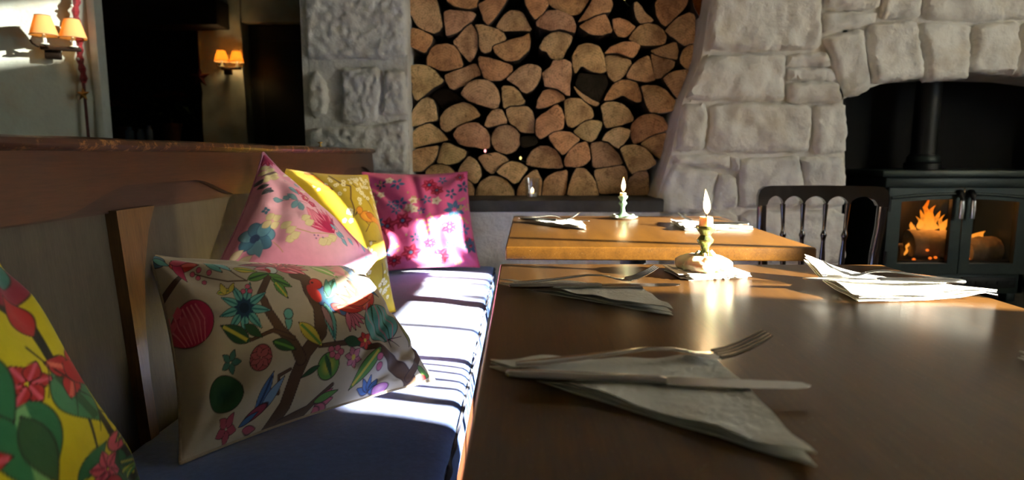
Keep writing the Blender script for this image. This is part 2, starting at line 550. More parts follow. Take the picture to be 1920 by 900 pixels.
# ------------------------------------------------------------------ outlines in metres (x, z)
LOGS = [
('O','t',[(-0.488,1.592),(-0.356,1.592),(-0.343,1.539),(-0.330,1.478),(-0.345,1.452),(-0.369,1.448),(-0.400,1.458),(-0.431,1.475),(-0.451,1.509),(-0.472,1.542)]),
('U','o',[(-0.318,1.598),(-0.177,1.598),(-0.180,1.568),(-0.187,1.548),(-0.219,1.543),(-0.267,1.552),(-0.301,1.568)]),
('W','p',[(-0.321,1.532),(-0.302,1.540),(-0.257,1.537),(-0.205,1.532),(-0.188,1.522),(-0.212,1.488),(-0.244,1.463),(-0.296,1.441),(-0.313,1.438),(-0.318,1.485)]),
('W','o',[(-0.177,1.561),(-0.149,1.575),(-0.132,1.591),(-0.052,1.591),(-0.073,1.558),(-0.115,1.501),(-0.139,1.478),(-0.153,1.498),(-0.160,1.521)]),
('H','t',[(-0.100,1.459),(-0.100,1.478),(-0.088,1.501),(-0.067,1.525),(-0.043,1.539),(-0.012,1.539),(0.009,1.528),(0.023,1.504),(0.047,1.459),(-0.029,1.461)]),
('B','o',[(-0.458,1.465),(-0.421,1.457),(-0.369,1.431),(-0.377,1.401),(-0.405,1.367),(-0.433,1.381),(-0.468,1.395),(-0.471,1.418),(-0.460,1.435)]),
('Q','t',[(-0.212,1.488),(-0.195,1.468),(-0.185,1.444),(-0.183,1.391),(-0.196,1.357),(-0.217,1.331),(-0.245,1.364),(-0.286,1.414),(-0.261,1.438),(-0.240,1.461)]),
('W','t',[(-0.191,1.480),(-0.164,1.481),(-0.132,1.471),(-0.101,1.463),(-0.077,1.451),(-0.061,1.422),(-0.119,1.397),(-0.126,1.377),(-0.150,1.367),(-0.164,1.374),(-0.175,1.394),(-0.173,1.428),(-0.181,1.461)]),
('H','o',[(-0.396,1.313),(-0.397,1.347),(-0.381,1.384),(-0.352,1.401),(-0.317,1.404),(-0.286,1.398),(-0.262,1.370),(-0.245,1.313),(-0.291,1.299),(-0.336,1.296),(-0.371,1.309)]),
('U','o',[(-0.119,1.390),(-0.081,1.404),(-0.029,1.421),(0.013,1.431),(0.033,1.444),(0.039,1.417),(0.035,1.380),(0.016,1.360),(-0.012,1.339),(-0.036,1.334),(-0.068,1.336),(-0.102,1.363)]),
('U','o',[(-0.178,1.351),(-0.126,1.341),(-0.081,1.327),(-0.039,1.313),(-0.035,1.289),(-0.056,1.269),(-0.091,1.252),(-0.123,1.252),(-0.151,1.262),(-0.172,1.290)]),
('Q','y',[(-0.473,1.309),(-0.434,1.314),(-0.392,1.309),(-0.368,1.293),(-0.347,1.269),(-0.327,1.252),(-0.334,1.239),(-0.373,1.221),(-0.401,1.197),(-0.437,1.170),(-0.451,1.180),(-0.458,1.211),(-0.457,1.242),(-0.467,1.273)]),
('S','p',[(-0.321,1.274),(-0.305,1.283),(-0.242,1.303),(-0.193,1.322),(-0.179,1.303),(-0.168,1.276),(-0.207,1.262),(-0.235,1.238),(-0.281,1.216),(-0.302,1.225),(-0.316,1.249)]),
('B','d',[(-0.384,1.190),(-0.362,1.215),(-0.334,1.225),(-0.302,1.214),(-0.271,1.190),(-0.250,1.170),(-0.286,1.149),(-0.321,1.132),(-0.342,1.145),(-0.367,1.173)]),
('H','t',[(-0.250,1.194),(-0.236,1.221),(-0.214,1.242),(-0.179,1.252),(-0.140,1.249),(-0.116,1.235),(-0.095,1.207),(-0.090,1.169),(-0.099,1.135),(-0.116,1.135),(-0.173,1.152),(-0.222,1.170)]),
('Q','y',[(-0.467,1.104),(-0.452,1.135),(-0.420,1.170),(-0.395,1.180),(-0.370,1.166),(-0.360,1.135),(-0.354,1.086),(-0.400,1.079),(-0.432,1.066),(-0.461,1.060),(-0.469,1.080)]),
('H','t',[(-0.341,1.100),(-0.321,1.128),(-0.286,1.149),(-0.247,1.159),(-0.215,1.152),(-0.190,1.131),(-0.173,1.104),(-0.216,1.086),(-0.265,1.065),(-0.294,1.048),(-0.319,1.038),(-0.340,1.052),(-0.343,1.079)]),
('H','t',[(-0.152,1.065),(-0.141,1.097),(-0.123,1.121),(-0.099,1.131),(-0.078,1.124),(-0.060,1.086),(-0.063,1.072),(-0.102,1.065),(-0.138,1.055)]),
('W','t',[(-0.057,1.254),(-0.036,1.276),(0.002,1.306),(0.034,1.315),(0.065,1.311),(0.084,1.299),(0.083,1.262),(0.069,1.235),(0.052,1.214),(0.027,1.200),(0.010,1.204),(-0.012,1.228),(-0.036,1.242)]),
('B','p',[(0.086,1.279),(0.107,1.289),(0.128,1.306),(0.138,1.333),(0.184,1.335),(0.212,1.320),(0.212,1.279),(0.206,1.238),(0.208,1.190),(0.189,1.193),(0.160,1.210),(0.129,1.224),(0.104,1.228),(0.101,1.252)]),
('Q','t',[(-0.078,1.226),(-0.036,1.224),(-0.008,1.204),(0.020,1.159),(-0.029,1.142),(-0.071,1.137),(-0.075,1.180)]),
('H','o',[(0.068,1.135),(0.076,1.176),(0.097,1.207),(0.122,1.216),(0.150,1.210),(0.182,1.190),(0.189,1.173),(0.143,1.155),(0.108,1.142)]),
('Q','t',[(-0.061,1.135),(-0.018,1.142),(0.027,1.142),(0.049,1.121),(0.057,1.086),(0.060,1.034),(0.021,1.034),(-0.004,1.041),(-0.043,1.076),(-0.056,1.104)]),
('W','o',[(0.068,1.086),(0.084,1.103),(0.115,1.121),(0.150,1.150),(0.172,1.131),(0.184,1.100),(0.178,1.051),(0.162,1.041),(0.123,1.030),(0.088,1.009),(0.067,1.016),(0.065,1.048)]),
('H','t',[(0.187,1.166),(0.217,1.176),(0.256,1.174),(0.280,1.159),(0.302,1.134),(0.311,1.103),(0.299,1.093),(0.271,1.086),(0.246,1.069),(0.222,1.055),(0.201,1.065),(0.193,1.100)]),
('B','d',[(0.235,1.238),(0.251,1.282),(0.296,1.279),(0.373,1.275),(0.370,1.238),(0.350,1.193),(0.333,1.162),(0.298,1.179),(0.262,1.203)]),
('S','t',[(0.223,1.231),(0.260,1.200),(0.298,1.174),(0.333,1.159),(0.319,1.145),(0.284,1.159),(0.248,1.193)]),
('Q','y',[(0.226,1.037),(0.254,1.065),(0.285,1.083),(0.324,1.084),(0.347,1.074),(0.339,1.044),(0.322,1.009),(0.301,0.995),(0.265,1.009)]),
('H','p',[(0.066,1.487),(0.085,1.514),(0.112,1.531),(0.161,1.536),(0.192,1.527),(0.216,1.504),(0.229,1.474),(0.224,1.445),(0.196,1.450),(0.161,1.459),(0.116,1.456),(0.071,1.471)]),
('O','t',[(0.080,1.390),(0.099,1.424),(0.127,1.445),(0.162,1.454),(0.193,1.447),(0.217,1.432),(0.207,1.403),(0.190,1.376),(0.177,1.346),(0.156,1.337),(0.128,1.349),(0.114,1.373),(0.093,1.376)]),
('W','o',[(0.017,1.587),(0.105,1.587),(0.116,1.557),(0.092,1.527),(0.061,1.499),(0.047,1.518),(0.026,1.551)]),
('U','o',[(0.112,1.590),(0.291,1.590),(0.264,1.550),(0.244,1.527),(0.216,1.520),(0.181,1.534),(0.140,1.551),(0.116,1.567)]),
('S','o',[(0.241,1.490),(0.264,1.520),(0.288,1.557),(0.305,1.590),(0.373,1.590),(0.381,1.556),(0.371,1.530),(0.347,1.526),(0.306,1.518),(0.272,1.498)]),
('U','o',[(0.246,1.474),(0.282,1.495),(0.323,1.512),(0.351,1.522),(0.365,1.497),(0.383,1.450),(0.335,1.437),(0.293,1.443),(0.265,1.460)]),
('H','t',[(0.218,1.342),(0.225,1.363),(0.242,1.390),(0.273,1.400),(0.304,1.396),(0.325,1.389),(0.343,1.356),(0.365,1.315),(0.367,1.288),(0.338,1.281),(0.299,1.288),(0.257,1.312),(0.233,1.278),(0.222,1.308)]),
('U','o',[(0.385,1.500),(0.412,1.505),(0.447,1.493),(0.482,1.470),(0.469,1.443),(0.438,1.431),(0.410,1.436),(0.392,1.460)]),
('W','t',[(0.473,1.563),(0.483,1.569),(0.500,1.556),(0.518,1.526),(0.554,1.499),(0.540,1.489),(0.502,1.485),(0.484,1.506),(0.475,1.540)]),
('W','o',[(0.559,1.563),(0.578,1.589),(0.695,1.589),(0.689,1.556),(0.663,1.526),(0.619,1.486),(0.603,1.473),(0.585,1.486),(0.567,1.516)]),
('H','t',[(0.454,1.419),(0.469,1.446),(0.496,1.473),(0.530,1.481),(0.565,1.476),(0.596,1.456),(0.607,1.432),(0.605,1.402),(0.564,1.396),(0.515,1.396),(0.470,1.409)]),
('Q','t',[(0.608,1.456),(0.637,1.489),(0.667,1.512),(0.697,1.526),(0.730,1.526),(0.730,1.466),(0.729,1.409),(0.692,1.394),(0.660,1.416),(0.624,1.442)]),
('W','r',[(0.705,1.589),(0.787,1.588),(0.779,1.542),(0.750,1.486),(0.735,1.516),(0.717,1.549)]),
('S','o',[(0.354,1.362),(0.380,1.386),(0.425,1.403),(0.470,1.406),(0.498,1.389),(0.485,1.362),(0.464,1.340),(0.433,1.347),(0.405,1.360),(0.360,1.358)]),
('W','t',[(0.358,1.354),(0.405,1.355),(0.461,1.336),(0.468,1.318),(0.452,1.288),(0.401,1.240),(0.376,1.267),(0.364,1.298)]),
('U','t',[(0.550,1.374),(0.585,1.387),(0.653,1.411),(0.664,1.379),(0.662,1.341),(0.628,1.340),(0.586,1.352)]),
('Q','t',[(0.452,1.277),(0.469,1.311),(0.503,1.338),(0.537,1.352),(0.550,1.321),(0.564,1.277),(0.568,1.253),(0.533,1.246),(0.481,1.253),(0.449,1.264)]),
('W','t',[(0.551,1.362),(0.586,1.348),(0.652,1.331),(0.646,1.308),(0.623,1.280),(0.592,1.263),(0.573,1.263),(0.565,1.291),(0.557,1.328)]),
('H','t',[(0.673,1.345),(0.685,1.375),(0.705,1.394),(0.743,1.400),(0.734,1.358),(0.716,1.297),(0.698,1.304),(0.677,1.324)]),
('W','t',[(0.599,1.258),(0.626,1.278),(0.657,1.288),(0.706,1.292),(0.703,1.254),(0.691,1.203),(0.675,1.162),(0.639,1.203),(0.613,1.237)]),
('H','o',[(0.356,1.169),(0.370,1.200),(0.394,1.234),(0.428,1.253),(0.463,1.254),(0.491,1.241),(0.506,1.217),(0.515,1.189),(0.511,1.165),(0.493,1.162),(0.465,1.176),(0.437,1.193),(0.398,1.172)]),
('Q','t',[(0.509,1.224),(0.540,1.229),(0.582,1.224),(0.614,1.206),(0.647,1.172),(0.671,1.141),(0.642,1.124),(0.593,1.117),(0.551,1.120),(0.536,1.141),(0.521,1.189)]),
('H','y',[(0.345,1.145),(0.364,1.160),(0.402,1.164),(0.437,1.152),(0.463,1.131),(0.481,1.100),(0.481,1.084),(0.443,1.072),(0.404,1.062),(0.369,1.055),(0.358,1.079),(0.354,1.117)]),
('H','o',[(0.475,1.048),(0.482,1.072),(0.502,1.093),(0.533,1.108),(0.568,1.112),(0.604,1.100),(0.626,1.075),(0.634,1.048),(0.606,1.034),(0.550,1.011),(0.489,0.985),(0.478,1.016)]),
('Q','y',[(0.349,1.003),(0.367,1.031),(0.395,1.049),(0.427,1.055),(0.468,1.045),(0.460,1.015),(0.441,0.987),(0.425,0.967),(0.396,0.979),(0.372,0.995)]),
('W','o',[(0.119,1.015),(0.145,1.033),(0.181,1.037),(0.214,1.031),(0.254,1.005),(0.218,0.975),(0.182,0.939),(0.154,0.967)]),
('H','t',[(0.026,0.899),(0.032,0.927),(0.052,0.955),(0.081,0.973),(0.117,0.975),(0.150,0.959),(0.170,0.931),(0.187,0.882),(0.110,0.884),(0.057,0.891)]),
('Q','o',[(0.191,0.915),(0.207,0.951),(0.239,0.983),(0.283,0.995),(0.296,0.955),(0.300,0.919),(0.276,0.899),(0.244,0.889),(0.195,0.891)]),
('Q','t',[(0.303,0.987),(0.340,0.993),(0.372,0.991),(0.397,0.967),(0.426,0.939),(0.443,0.899),(0.390,0.889),(0.317,0.885),(0.312,0.935)]),
('Q','y',[(0.427,0.967),(0.453,0.979),(0.489,0.981),(0.526,0.969),(0.555,0.943),(0.582,0.903),(0.541,0.879),(0.484,0.856),(0.463,0.883),(0.446,0.923)]),
('W','t',[(0.519,0.987),(0.557,1.011),(0.605,1.029),(0.641,1.033),(0.639,0.983),(0.621,0.911),(0.583,0.939),(0.546,0.967)]),
('Q','t',[(0.088,0.777),(0.094,0.809),(0.114,0.842),(0.151,0.862),(0.203,0.874),(0.200,0.826),(0.194,0.762),(0.090,0.762)]),
('Q','t',[(0.203,0.764),(0.212,0.813),(0.228,0.854),(0.244,0.882),(0.277,0.878),(0.305,0.850),(0.326,0.818),(0.338,0.762)]),
('B','t',[(0.321,0.874),(0.382,0.883),(0.443,0.893),(0.460,0.866),(0.461,0.818),(0.450,0.773),(0.401,0.777),(0.344,0.773),(0.335,0.818),(0.322,0.850)]),
('Q','t',[(0.454,0.777),(0.473,0.834),(0.500,0.862),(0.553,0.870),(0.560,0.769),(0.503,0.763),(0.458,0.763)]),
('H','y',[(-0.478,0.971),(-0.475,1.007),(-0.452,1.044),(-0.415,1.067),(-0.387,1.069),(-0.351,1.047),(-0.319,1.011),(-0.315,1.001),(-0.360,0.993),(-0.413,0.983),(-0.458,0.969)]),
('H','p',[(-0.288,1.023),(-0.265,1.055),(-0.233,1.071),(-0.184,1.073),(-0.152,1.051),(-0.134,1.019),(-0.134,0.971),(-0.156,0.965),(-0.189,0.975),(-0.242,0.979),(-0.262,0.987)]),
('R','t',[(-0.002,1.005),(-0.007,0.982),(-0.020,0.963),(-0.040,0.950),(-0.063,0.945),(-0.086,0.950),(-0.106,0.963),(-0.119,0.982),(-0.124,1.005),(-0.119,1.028),(-0.106,1.048),(-0.086,1.061),(-0.063,1.065),(-0.040,1.061),(-0.020,1.048),(-0.007,1.028)]),
('Q','t',[(-0.014,0.758),(-0.010,0.793),(0.015,0.838),(0.047,0.866),(0.070,0.874),(0.088,0.834),(0.092,0.817),(0.084,0.758)]),
('Q','t',[(-0.479,0.923),(-0.462,0.955),(-0.413,0.969),(-0.350,0.977),(-0.356,0.943),(-0.382,0.903),(-0.415,0.870),(-0.472,0.870),(-0.480,0.894)]),
('Q','y',[(-0.333,0.989),(-0.299,0.983),(-0.234,0.955),(-0.242,0.931),(-0.275,0.907),(-0.316,0.898),(-0.361,0.907),(-0.348,0.947)]),
('Q','y',[(-0.270,0.866),(-0.251,0.899),(-0.222,0.933),(-0.193,0.915),(-0.175,0.886),(-0.171,0.850),(-0.186,0.825),(-0.198,0.817),(-0.231,0.842)]),
('H','y',[(-0.409,0.874),(-0.382,0.894),(-0.345,0.898),(-0.312,0.888),(-0.288,0.866),(-0.284,0.833),(-0.416,0.833)]),
('U','t',[(-0.183,0.927),(-0.144,0.943),(-0.104,0.947),(-0.067,0.931),(-0.051,0.915),(-0.088,0.890),(-0.120,0.858),(-0.149,0.878)]),
('Q','y',[(-0.100,0.870),(-0.075,0.894),(-0.043,0.909),(-0.006,0.905),(0.031,0.882),(0.010,0.854),(-0.010,0.825),(-0.030,0.817),(-0.063,0.846),(-0.092,0.858)]),
('H','y',[(-0.195,0.760),(-0.190,0.793),(-0.170,0.825),(-0.133,0.846),(-0.092,0.844),(-0.059,0.825),(-0.034,0.793),(-0.028,0.760)]),
('Q','t',[(-0.255,0.842),(-0.235,0.833),(-0.211,0.813),(-0.199,0.784),(-0.203,0.758),(-0.256,0.758)]),
('S','d',[(-0.000,1.015),(0.063,1.019),(0.071,0.987),(0.010,0.971)]),
('H','t',[(-0.475,0.758),(-0.470,0.797),(-0.436,0.825),(-0.374,0.833),(-0.313,0.825),(-0.268,0.797),(-0.263,0.758)]),
]
BREAST = [
[(0.742,1.592),(1.168,1.590),(1.184,1.352),(1.072,1.348),(0.937,1.343),(0.791,1.348),(0.742,1.358),(0.743,1.443)],
[(1.178,1.590),(1.398,1.590),(1.400,1.502),(1.189,1.498)],
[(1.407,1.590),(1.560,1.589),(1.561,1.469),(1.412,1.464)],
[(1.565,1.589),(1.977,1.588),(1.989,1.467),(1.768,1.454),(1.575,1.464)],
[(1.184,1.493),(1.395,1.495),(1.393,1.460),(1.337,1.436),(1.190,1.409)],
[(1.186,1.395),(1.343,1.430),(1.358,1.347),(1.388,1.204),(1.337,1.171),(1.293,1.171),(1.253,1.252),(1.213,1.347)],
[(1.357,1.436),(1.398,1.455),(1.547,1.459),(1.569,1.375),(1.594,1.242),(1.527,1.233),(1.397,1.218),(1.375,1.319)],
[(1.557,1.455),(1.759,1.445),(1.764,1.346),(1.769,1.242),(1.692,1.232),(1.605,1.228),(1.583,1.347)],
[(1.769,1.445),(1.949,1.458),(1.951,1.346),(1.947,1.251),(1.874,1.256),(1.776,1.266)],
[(1.959,1.456),(2.160,1.453),(2.165,1.241),(2.068,1.251),(1.957,1.249)],
[(0.728,1.325),(0.859,1.334),(1.044,1.333),(1.047,1.252),(1.050,1.149),(0.868,1.152),(0.661,1.157),(0.678,1.224)],
[(1.054,1.333),(1.184,1.343),(1.209,1.338),(1.227,1.286),(1.057,1.286)],
[(1.057,1.281),(1.229,1.281),(1.252,1.233),(1.060,1.229)],
[(1.057,1.224),(1.255,1.228),(1.279,1.156),(1.261,1.145),(1.062,1.142)],
[(0.652,1.142),(0.740,1.145),(0.749,1.059),(0.738,0.956),(0.629,0.953),(0.636,1.040)],
[(0.760,1.142),(0.966,1.147),(1.158,1.137),(1.164,1.040),(1.155,0.951),(0.977,0.946),(0.753,0.951),(0.759,1.059)],
[(1.168,1.137),(1.290,1.142),(1.307,1.040),(1.308,0.946),(1.180,0.943)],
[(0.624,0.941),(0.843,0.941),(0.846,0.882),(0.616,0.902)],
[(0.611,0.894),(0.801,0.872),(0.785,0.782),(0.778,0.711),(0.547,0.701),(0.574,0.792)],
[(0.809,0.867),(0.872,0.852),(0.885,0.782),(0.878,0.721),(0.788,0.716),(0.793,0.782)],
[(0.850,0.932),(0.886,0.927),(0.884,0.872),(0.856,0.880)],
[(0.893,0.927),(1.116,0.937),(1.142,0.862),(1.147,0.817),(1.128,0.727),(0.893,0.724),(0.888,0.822)],
[(1.126,0.930),(1.299,0.934),(1.314,0.862),(1.318,0.732),(1.139,0.724),(1.155,0.822)],
[(0.532,0.691),(0.889,0.711),(0.899,0.496),(0.522,0.496)],
[(0.899,0.713),(1.319,0.720),(1.339,0.497),(0.909,0.497)],
]
PIER = [
[(-0.869,1.609),(-0.461,1.608),(-0.457,1.444),(-0.462,1.337),(-0.563,1.323),(-0.708,1.328),(-0.872,1.324),(-0.872,1.445)],
[(-0.866,1.249),(-0.835,1.282),(-0.798,1.239),(-0.786,1.163),(-0.803,1.106),(-0.853,1.087),(-0.875,1.144)],
[(-0.738,1.291),(-0.574,1.295),(-0.567,1.201),(-0.590,1.077),(-0.668,1.063),(-0.741,1.073),(-0.732,1.182)],
[(-0.557,1.276),(-0.516,1.286),(-0.473,1.276),(-0.465,1.182),(-0.462,1.106),(-0.540,1.096),(-0.569,1.106),(-0.562,1.182)],
[(-0.879,1.049),(-0.747,1.054),(-0.619,1.058),(-0.521,1.073),(-0.465,1.087),(-0.463,0.971),(-0.467,0.869),(-0.605,0.864),(-0.882,0.864)],
]

# ------------------------------------------------------------------ the room
def grid_wall(name, axis, c0, c1, a0, a1, z0, z1, holes, mat):
    """a wall slab with openings; axis 'x' = wall in a plane of constant x"""
    as_ = sorted({a0, a1, *[h[0] for h in holes], *[h[1] for h in holes]})
    zs = sorted({z0, z1, *[h[2] for h in holes], *[h[3] for h in holes]})
    m = MB()
    for i in range(len(as_) - 1):
        for j in range(len(zs) - 1):
            ca = (as_[i] + as_[i + 1]) / 2; cz = (zs[j] + zs[j + 1]) / 2
            if any(h[0] < ca < h[1] and h[2] < cz < h[3] for h in holes):
                continue
            if axis == 'x':
                m.box(c0, c1, as_[i], as_[i + 1], zs[j], zs[j + 1])
            else:
                m.box(as_[i], as_[i + 1], c0, c1, zs[j], zs[j + 1])
    return struct(m.build(name, mat))

CEIL = 2.75
struct(MB().box(-3.6, 3.3, -2.5, 6.2, -0.1, 0).build('floor', 'floor_boards'))
struct(MB().box(-3.6, 3.3, -2.5, 6.2, CEIL, CEIL + 0.1).build('ceiling', 'ceiling_paint'))
grid_wall('wall_right', 'x', 3.0, 3.24, -2.5, 6.2, 0, CEIL, [w[1:] for w in WINDOWS if w[0] == 'R'], 'plaster')
grid_wall('wall_front', 'y', -2.44, -2.2, -3.6, 3.3, 0, CEIL, [w[1:] for w in WINDOWS if w[0] == 'F'], 'plaster')
struct(MB().box(-3.6, -3.4, -2.5, 6.2, 0, CEIL).build('wall_left', 'plaster'))
struct(MB().box(-0.9, 3.0, 3.2, 3.4, 0, CEIL).build('wall_back', 'log_gap_shade'))
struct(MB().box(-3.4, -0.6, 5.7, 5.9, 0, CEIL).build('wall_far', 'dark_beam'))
struct(MB().box(-0.9, -0.75, 3.4, 5.9, 0, CEIL).build('wall_passage', 'plaster'))

MULLIONS = [(0.78, 1.43), ()]
for i, (w, a0, a1, z0, z1) in enumerate(WINDOWS):
    fr = MB()
    t = 0.035
    def bar(a, b, c, d, th=0.05):
        if w == 'R':
            fr.box(3.10, 3.10 + th, a, b, c, d)
        else:
            fr.box(a, b, -2.34, -2.34 + th, c, d)
    bar(a0, a1, z0, z0 + t); bar(a0, a1, z1 - t, z1)
    bar(a0, a0 + t, z0, z1); bar(a1 - t, a1, z0, z1)
    for m_ in MULLIONS[i]:
        bar(m_ - 0.014, m_ + 0.014, z0, z1, 0.03)
    fo = struct(fr.build('window_%d' % (i + 1), 'window_paint'))
    g = MB()
    if w == 'R':
        g.box(3.122, 3.126, a0 + .01, a1 - .01, z0 + .01, z1 - .01)
    else:
        g.box(a0 + .01, a1 - .01, -2.318, -2.314, z0 + .01, z1 - .01)
    g.build('window_pane', 'sun_dimming_pane' if i == 1 else 'window_glass', fo)

ADDED_BLINDS = [(0.190, 0.775), (0.79, 1.57)]  # unseen blinds, added to dim the sun on rail and pillows
for k, (a, b) in enumerate(ADDED_BLINDS):
    r = empty('added_blind', (3.05, (a + b) / 2, 1.70))
    hb = (b - a) / 2
    MB().box(-0.001, 0.001, -hb + .005, hb - .005, -0.27, 0).build('sun_dimming_cloth', 'sun_dimming_cloth', r)
    MB().tube([(0, -hb, 0), (0, hb, 0)], .014, 12).build('roller', 'window_paint', r, smooth=50)
    MB().rbox(-.006, .006, -hb + .004, hb - .004, -0.284, -0.266, .002).build('bottom_bar', 'window_paint', r, smooth=40)
    tag(r, 'unseen roller blind added to dim the upper sun shaft', 'blind', 'added blinds that dim the sun')

pl = empty('window_box', (3.055, 1.300, 0.801))  # unseen box, added to keep low sun off the far seat
wb = MB()
wb.box(-.045, .030, -.25, .25, 0, .012).box(-.045, -.035, -.25, .25, .012, .30).box(.020, .030, -.25, .25, .012, .30).box(-.035, .020, -.25, -.24, .012, .30).box(-.035, .020, .24, .25, .012, .30)
wb.build('trough', 'dark_beam', pl)
MB().box(-.034, .019, -.239, .239, .012, .28).build('soil', 'soot', pl)
rg = random.Random(4)
lf = MB()
for k in range(170):
    b = Vector((rg.uniform(-.03, .015), rg.uniform(-.23, .23), rg.uniform(.28, .37)))
    d = Vector((rg.uniform(-1, 1), rg.uniform(-1, 1), rg.uniform(.1, 1))).normalized()
    sd = d.cross(Vector((0, 0, 1))).normalized()
    lf.add([tuple(b), tuple(b + d * .025 + sd * .013), tuple(b + d * .055), tuple(b + d * .025 - sd * .013)], [(0, 1, 2, 3)])
lf.build('herbs', 'poinsettia_leaf', pl)
tag(pl, 'unseen herb box added to block low sun from the far seat', 'window box')

# --- white painted pier beside the log niche
YP = 2.66
pier = struct(MB().box(-0.895, -0.462, YP + 0.022, 3.25, 0, CEIL).build('wall_pier', 'limewash_pier'))
for i, p in enumerate(PIER):
    stone(p, YP, 0.05, pier, 'limewash_pier', 11 + i, 0.014, 0.0105, 34.0, 0.009, erad=0.02)

for k, (z0, z1) in enumerate(((1.63, 1.93), (1.96, 2.30), (2.33, 2.70))):
    stone([(-.875, z0), (-.470, z0 + .01), (-.468, z1), (-.872, z1 - .01)], YP, 0.05, pier, 'limewash_pier', 21 + k, 0.014, 0.0105, 34.0, 0.022, erad=0.02)
lt = struct(MB().box(-0.462, 0.80, 2.76, 3.2, 1.82, CEIL).build('wall_above_niche', 'limewash_pier'))
nb = MB().rbox(-0.460, 0.752, 2.70, 3.15, 1.632, 1.818, .01).build('niche_lintel', 'dark_beam', None, smooth=40)
tag(nb, 'dark timber lintel over the log niche', 'beam')

# --- chimney breast with an arched opening
YB = 2.60
breast = empty('wall_chimney_breast', (0, 0, 0))
struct(breast)
core = MB()
core.prism([(0.50, 0), (0.535, 0.70), (0.61, 0.94), (0.65, 1.15), (0.72, 1.33), (0.75, 1.60), (0.76, CEIL), (1.29, CEIL), (1.29, 1.15), (1.315, 0.9), (1.315, 0)], YB + 0.03, 3.25)
arch = [(1.27, 1.15), (1.30, 1.165), (1.38, 1.20), (1.50, 1.24), (1.68, 1.262), (1.90, 1.268), (2.12, 1.262), (2.30, 1.24), (2.43, 1.20), (2.52, 1.15), (2.56, 1.13)]
core.prism(arch + [(2.56, CEIL), (1.27, CEIL)], YB + 0.03, 2.98)
core.prism([(2.50, 0), (2.50, 1.15), (2.50, CEIL), (3.0, CEIL), (3.0, 0)], YB + 0.03, 3.25)
core.build('masonry_core', 'limewash_breast', breast)
for i, p in enumerate(BREAST):
    stone(p, YB, 0.06, breast, 'limewash_breast', 31 + i, 0.010, 0.021, 10.0, 0.015)
right_side = [[(2.17, 1.25), (2.36, 1.24), (2.38, 1.44), (2.18, 1.45)], [(2.37, 1.22), (2.55, 1.14), (2.60, 1.42), (2.39, 1.44)],
              [(2.53, 0.95), (2.98, 0.95), (2.98, 1.13), (2.56, 1.13)], [(2.52, 0.71), (2.98, 0.71), (2.98, 0.94), (2.52, 0.94)],
              [(2.62, 1.15), (2.98, 1.15), (2.98, 1.44), (2.62, 1.44)], [(2.17, 1.47), (2.98, 1.46), (2.98, 1.62), (2.17, 1.62)],
              [(2.52, 0.40), (2.98, 0.40), (2.98, 0.70), (2.52, 0.70)]]
for i, p in enumerate(right_side):
    stone(p, YB, 0.06, breast, 'limewash_breast', 71 + i, 0.012, 0.014, 6.0, 0.04)
for r_, (z0, z1) in enumerate(((1.635, 1.93), (1.945, 2.26), (2.275, 2.70))):
    xs = [(0.775, 1.25, 1.62, 2.15, 2.52, 2.98), (0.775, 1.06, 1.58, 1.92, 2.46, 2.98), (0.775, 1.34, 1.75, 2.30, 2.98)][r_]
    for k in range(len(xs) - 1):
        stone([(xs[k] + .006, z0), (xs[k + 1] - .006, z0 + .006), (xs[k + 1] - .006, z1), (xs[k] + .006, z1 - .006)], YB, 0.06, breast, 'limewash_breast', 90 + r_ * 9 + k, 0.010, 0.02, 10.0, 0.035)
FLANK = [[(0.760, 2.615, 1.60), (0.745, 2.615, 1.345), (0.752, 2.84, 1.345), (0.775, 2.84, 1.60)],
         [(0.738, 2.615, 1.335), (0.672, 2.615, 1.152), (0.680, 2.84, 1.152), (0.745, 2.84, 1.335)],
         [(0.668, 2.615, 1.143), (0.640, 2.615, 0.950), (0.644, 2.84, 0.950), (0.672, 2.84, 1.143)],
         [(0.638, 2.615, 0.940), (0.558, 2.615, 0.700), (0.556, 2.84, 0.700), (0.636, 2.84, 0.940)],
         [(0.558, 2.615, 0.690), (0.520, 2.615, 0.30), (0.516, 2.84, 0.30), (0.556, 2.84, 0.690)]]
for i, q in enumerate(FLANK):
    a, b, c, d = [Vector(v) for v in q]
    m = MB(); N = 10
    nrm = (b - a).cross(d - a).normalized()
    if nrm.x > 0: nrm = -nrm
    vs = []
    for u in range(N + 1):
        for v in range(N + 1):
            s_, t_ = u / N, v / N
            p = a.lerp(b, s_).lerp(d.lerp(c, s_), t_)
            e = min(1, min(s_, 1 - s_, t_ * 1.5, 1 - t_) * 5)
            p = p + nrm * (0.02 * math.sqrt(1 - (1 - e) ** 2) - 0.004 + 0.01 * noise.fractal(p * 8, 1, 2, 3))
            vs.append(p)
    fs = [(u * (N + 1) + v, u * (N + 1) + v + 1, (u + 1) * (N + 1) + v + 1, (u + 1) * (N + 1) + v) for u in range(N) for v in range(N)]
    m.add(vs, fs)
    m.build('stone', 'limewash_breast', breast, smooth=60)
# firebox lining
fb = MB()
fb.box(1.31, 2.55, 3.12, 3.18, 0.0, 1.5).box(1.30, 1.325, 2.67, 3.12, 0, 1.27).box(2.48, 2.51, 2.67, 3.12, 0, 1.27).box(1.31, 2.52, 2.70, 3.12, 1.42, 1.46)
struct(fb.build('wall_firebox', 'soot', smooth=None))
struct(MB().rbox(1.33, 2.47, 2.42, 3.12, 0.0, 0.30, 0.01).build('trim_1', 'slate'))     # raised hearth slab

